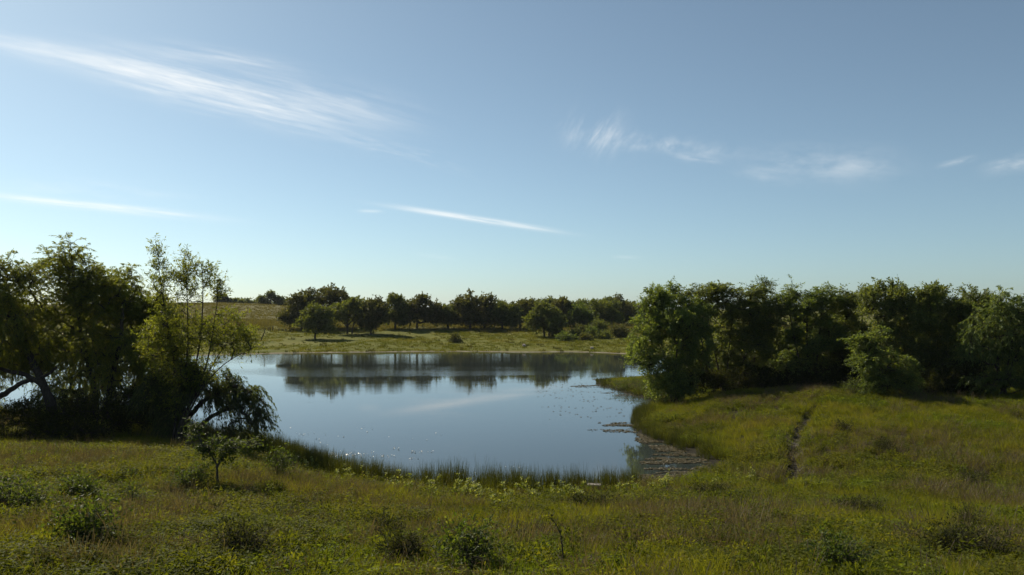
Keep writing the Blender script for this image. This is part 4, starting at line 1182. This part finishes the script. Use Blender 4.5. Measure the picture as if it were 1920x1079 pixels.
# yellow-green weeds before the reeds: four kinds of plant copied many times
WG = 'yellow-green weeds in front of the reeds'
WL = 'upright yellow-green weed with pale tip in the band before the reeds'
def weed_proto():
    n = random.randint(3, 5)
    Vs = np.zeros((0, 3)); Fs = np.zeros((0, 4), int); P = []; D = []; tips = []
    for i in range(n):
        a = random.uniform(0, 6.283); h = random.uniform(.32, .62)
        b_ = np.array([random.uniform(-.06, .06), random.uniform(-.06, .06), -.03]); e_ = b_ + np.array([math.cos(a) * .08, math.sin(a) * .08, h])
        v_, f_ = tube(np.array([b_, (b_ + e_) / 2, e_]), [.006, .005, .003], 4)
        Fs = np.concatenate([Fs, f_ + len(Vs)]); Vs = np.concatenate([Vs, v_])
        for k in range(13):
            s = .15 + .85 * k / 12; q = b_ + (e_ - b_) * s; b2 = random.uniform(0, 6.283)
            P.append(q); D.append((math.cos(b2), math.sin(b2), .5))
        tips.append(e_)
    P = np.array(P); D = np.array(D); nn = len(P)
    ms = mesh_np('stem', Vs, Fs, M['forb'])
    ml = leaves_mesh('foliage', P, D, rng.uniform(.07, .13, nn), rng.uniform(.03, .05, nn), M['lime'], rng.random(nn))
    tp_ = np.repeat(np.array(tips), 10, 0) + rng.normal(0, .018, (len(tips) * 10, 3))
    mf = leaves_mesh('flower_head', tp_, rng.normal(size=tp_.shape) + np.array([0, 0, 1.]), np.full(len(tp_), .05), np.full(len(tp_), .03), M['tip'], rng.random(len(tp_)))
    return ms, ml, mf
M['tip'] = leaf_mat('pale_tip', [(0, (.16, .19, .07)), (1, (.34, .36, .19))], .4)
wp = [weed_proto() for _ in range(4)]
cnt = 0
while cnt < 84:
    uu = random.uniform(560, 1260) if random.random() < .85 else random.uniform(1240, 1420)
    vv = 0
    shore = np.interp(uu, [560, 640, 760, 900, 1100, 1260, 1420], [880, 905, 930, 938, 938, 925, 905])
    p = hit(uu, shore + random.gauss(-2, 9))
    if pond_sd(np.array([p.x]), np.array([p.y]))[0] < .7 or abs(uu - 1114) < 18: continue
    e = thing('weed_plant', WL, 'weed', (p.x, p.y, p.z), WG)
    e.rotation_euler = (random.gauss(0, .06), random.gauss(0, .06), random.uniform(0, 6.28)); s = random.uniform(.6, 1.15); e.scale = (s, s, s)
    q = random.choice(wp)
    for nm_, me_ in zip(('stem', 'foliage', 'flower_head'), q): obj(nm_, me_, e)
    cnt += 1

# ------------------------------------------------------------------ small man-made and dead things
def box_me(name, sx, sy, sz, mat, bev=.01, jit=0.0):
    bm = bmesh.new(); bmesh.ops.create_cube(bm, size=1)
    for v_ in bm.verts: v_.co = Vector((v_.co.x * sx, v_.co.y * sy, v_.co.z * sz)) + Vector([random.uniform(-jit, jit) for _ in range(3)])
    bmesh.ops.bevel(bm, geom=bm.edges[:], offset=bev, segments=2, affect='EDGES')
    me = bpy.data.meshes.new(name); bm.to_mesh(me); bm.free(); me.materials.append(mat); return me
p = at(1114, 924, 26.6)
zb = max(hz(p.x, p.y), 0.0)
st = thing('wooden_stand', 'small dark wooden stand with a pale flat top among the reeds', 'stand', (p.x, p.y, zb))
st.rotation_euler = (0, 0, R(-6))
zt = at(1114, 909, 26.6).z - zb
obj('top_board', box_me('top_board', .46, .30, .035, M['deadwood'], .006), st, (0, 0, zt))
for sx in (-.17, .17):
    for sy in (-.1, .1):
        obj('post', box_me('post', .05, .05, zt - .02 + .12, M['bark'], .006), st, (sx, sy, (zt - .02) / 2 - .06))
obj('side_board', box_me('side_board', .36, .025, zt * .55, M['bark'], .006), st, (0, -.11, zt * .62))

mt = bark_mat('boulder_stone', (.20, .14, .10), (.50, .44, .40), 3)
def boulder(label, u, v, w, h):
    q = hit(u, v)
    bm = bmesh.new(); bmesh.ops.create_icosphere(bm, subdivisions=3, radius=1)
    for v_ in bm.verts:
        k = 1 + .22 * math.sin(v_.co.x * 3.1 + u) * math.cos(v_.co.y * 2.7) + .1 * math.sin(v_.co.z * 6 + v_.co.x * 4)
        v_.co = Vector((v_.co.x * w / 2 * k, v_.co.y * w / 2 * k, v_.co.z * h / 2 * k))
    for f_ in bm.faces: f_.smooth = True
    me = bpy.data.meshes.new('boulder'); bm.to_mesh(me); bm.free(); me.materials.append(mt)
    o_ = obj('boulder', me, None, (q.x, q.y, q.z + h * .38)); tag(o_, label, 'boulder', group='boulders on the far bank')
boulder('reddish boulder with a white top, left one on the far bank', 983, 650, .62, .42)
boulder('small pale boulder on the far bank nearer the right thicket', 1110, 655, .45, .4)

def post(label, u, v, hpx, lean):
    q = hit(u, v); m_ = q.y / F_PX; h = hpx * m_
    pts_ = np.array([(0, 0, -.2), (lean * h * .5, 0, h * .5), (lean * h, 0.02, h)])
    v_, f_ = tube(pts_, [.09, .085, .07], 7)
    capc = len(v_); v_ = np.concatenate([v_, [pts_[-1] + np.array([0, 0, .02])]])
    me = mesh_np('fence_post', v_, np.concatenate([f_, [(capc - 7 + i, capc - 7 + (i + 1) % 7, capc, capc) for i in range(0)]]) if False else f_, M['bark'], smooth=True)
    o_ = obj('fence_post', me, None, q); tag(o_, label, 'fence post', group='old fence posts below the tan field')
    return o_
for u, h, l in [(478, 8, .1), (484, 7, -.1), (503, 6, .05), (507, 8, -.15), (511, 9, .1), (523, 5, 0), (529, 4, .1), (536, 4, -.05), (547, 4, .05)]:
    post('short dark weathered fence post below the tan field, left of the oaks', u, 621, h, l)

def stalk(name, label, pts_px, d, r, nl, mat='twig', leafmat='shrub_dark', cat='snag', lL=.05, lW=.02):
    q0 = at(*pts_px[0], d); b_ = (q0.x, q0.y, q0.z)
    root = thing(name, label, cat, b_)
    pts_ = bezier_pts(pxstem(b_, d, pts_px), 6, r * .4)
    v_, f_ = tube(pts_, np.linspace(r, r * .35, len(pts_)), 6)
    obj('stem', mesh_np('stem', v_, f_, M[mat], smooth=True), root)
    if nl:
        i = rng.integers(len(pts_) // 2, len(pts_), nl)
        P_ = pts_[i] + rng.normal(0, r * 2.5, (nl, 3))
        obj('foliage', leaves_mesh('foliage', P_, rng.normal(size=(nl, 3)), np.full(nl, lL), np.full(nl, lW), M[leafmat], rng.random(nl)), root)
    return root
q = hit(489, 640)
stalk('dead_snag', 'thin leaning dead snag with a tufted top on the far bank', [(488, 640), (493, 630), (497, 620), (496, 612)], q.y, .11, 26, 'bark', 'oak', lL=.35, lW=.2)
q = hit(1058, 1068)
stalk('dead_stalk', 'bent dark dead stalk arching up from the grass, bottom centre', [(1058, 1068), (1055, 1030), (1050, 1000), (1040, 980), (1027, 967)], q.y, .012, 30, 'bark', 'shrub_dark')
q = hit(835, 1040)
stalk('dead_stalk', 'thin upright dead stalk left of the tall snaggy bush', [(836, 1040), (837, 1010), (836, 972)], q.y, .008, 14, 'bark', 'lime')
q = hit(1562, 1082)
stalk('dead_stalk', 'bare slanting twig below the bushy green sapling at bottom right', [(1568, 1085), (1560, 1072), (1550, 1060)], q.y, .010, 0, 'bark')

# ------------------------------------------------------------------ thin air
bm = bmesh.new(); bmesh.ops.create_cube(bm, size=1)
for v_ in bm.verts: v_.co = Vector((v_.co.x * 19400, v_.co.y * 17400 + 2000, v_.co.z * 27 + 10.5))
me = bpy.data.meshes.new('haze'); bm.to_mesh(me); bm.free()
mt, t = new_mat('thin_haze')
pv = t.n('ShaderNodeVolumePrincipled'); pv.inputs['Color'].default_value = (.82, .90, 1.0, 1); pv.inputs['Density'].default_value = .00007
pv.inputs['Anisotropy'].default_value = .2
o = t.n('ShaderNodeOutputMaterial'); t.link(pv.outputs[0], o.inputs['Volume'])
me.materials.append(mt)
tag(obj('haze', me), 'thin pale haze in the air over the meadow and pond', 'haze', 'stuff')
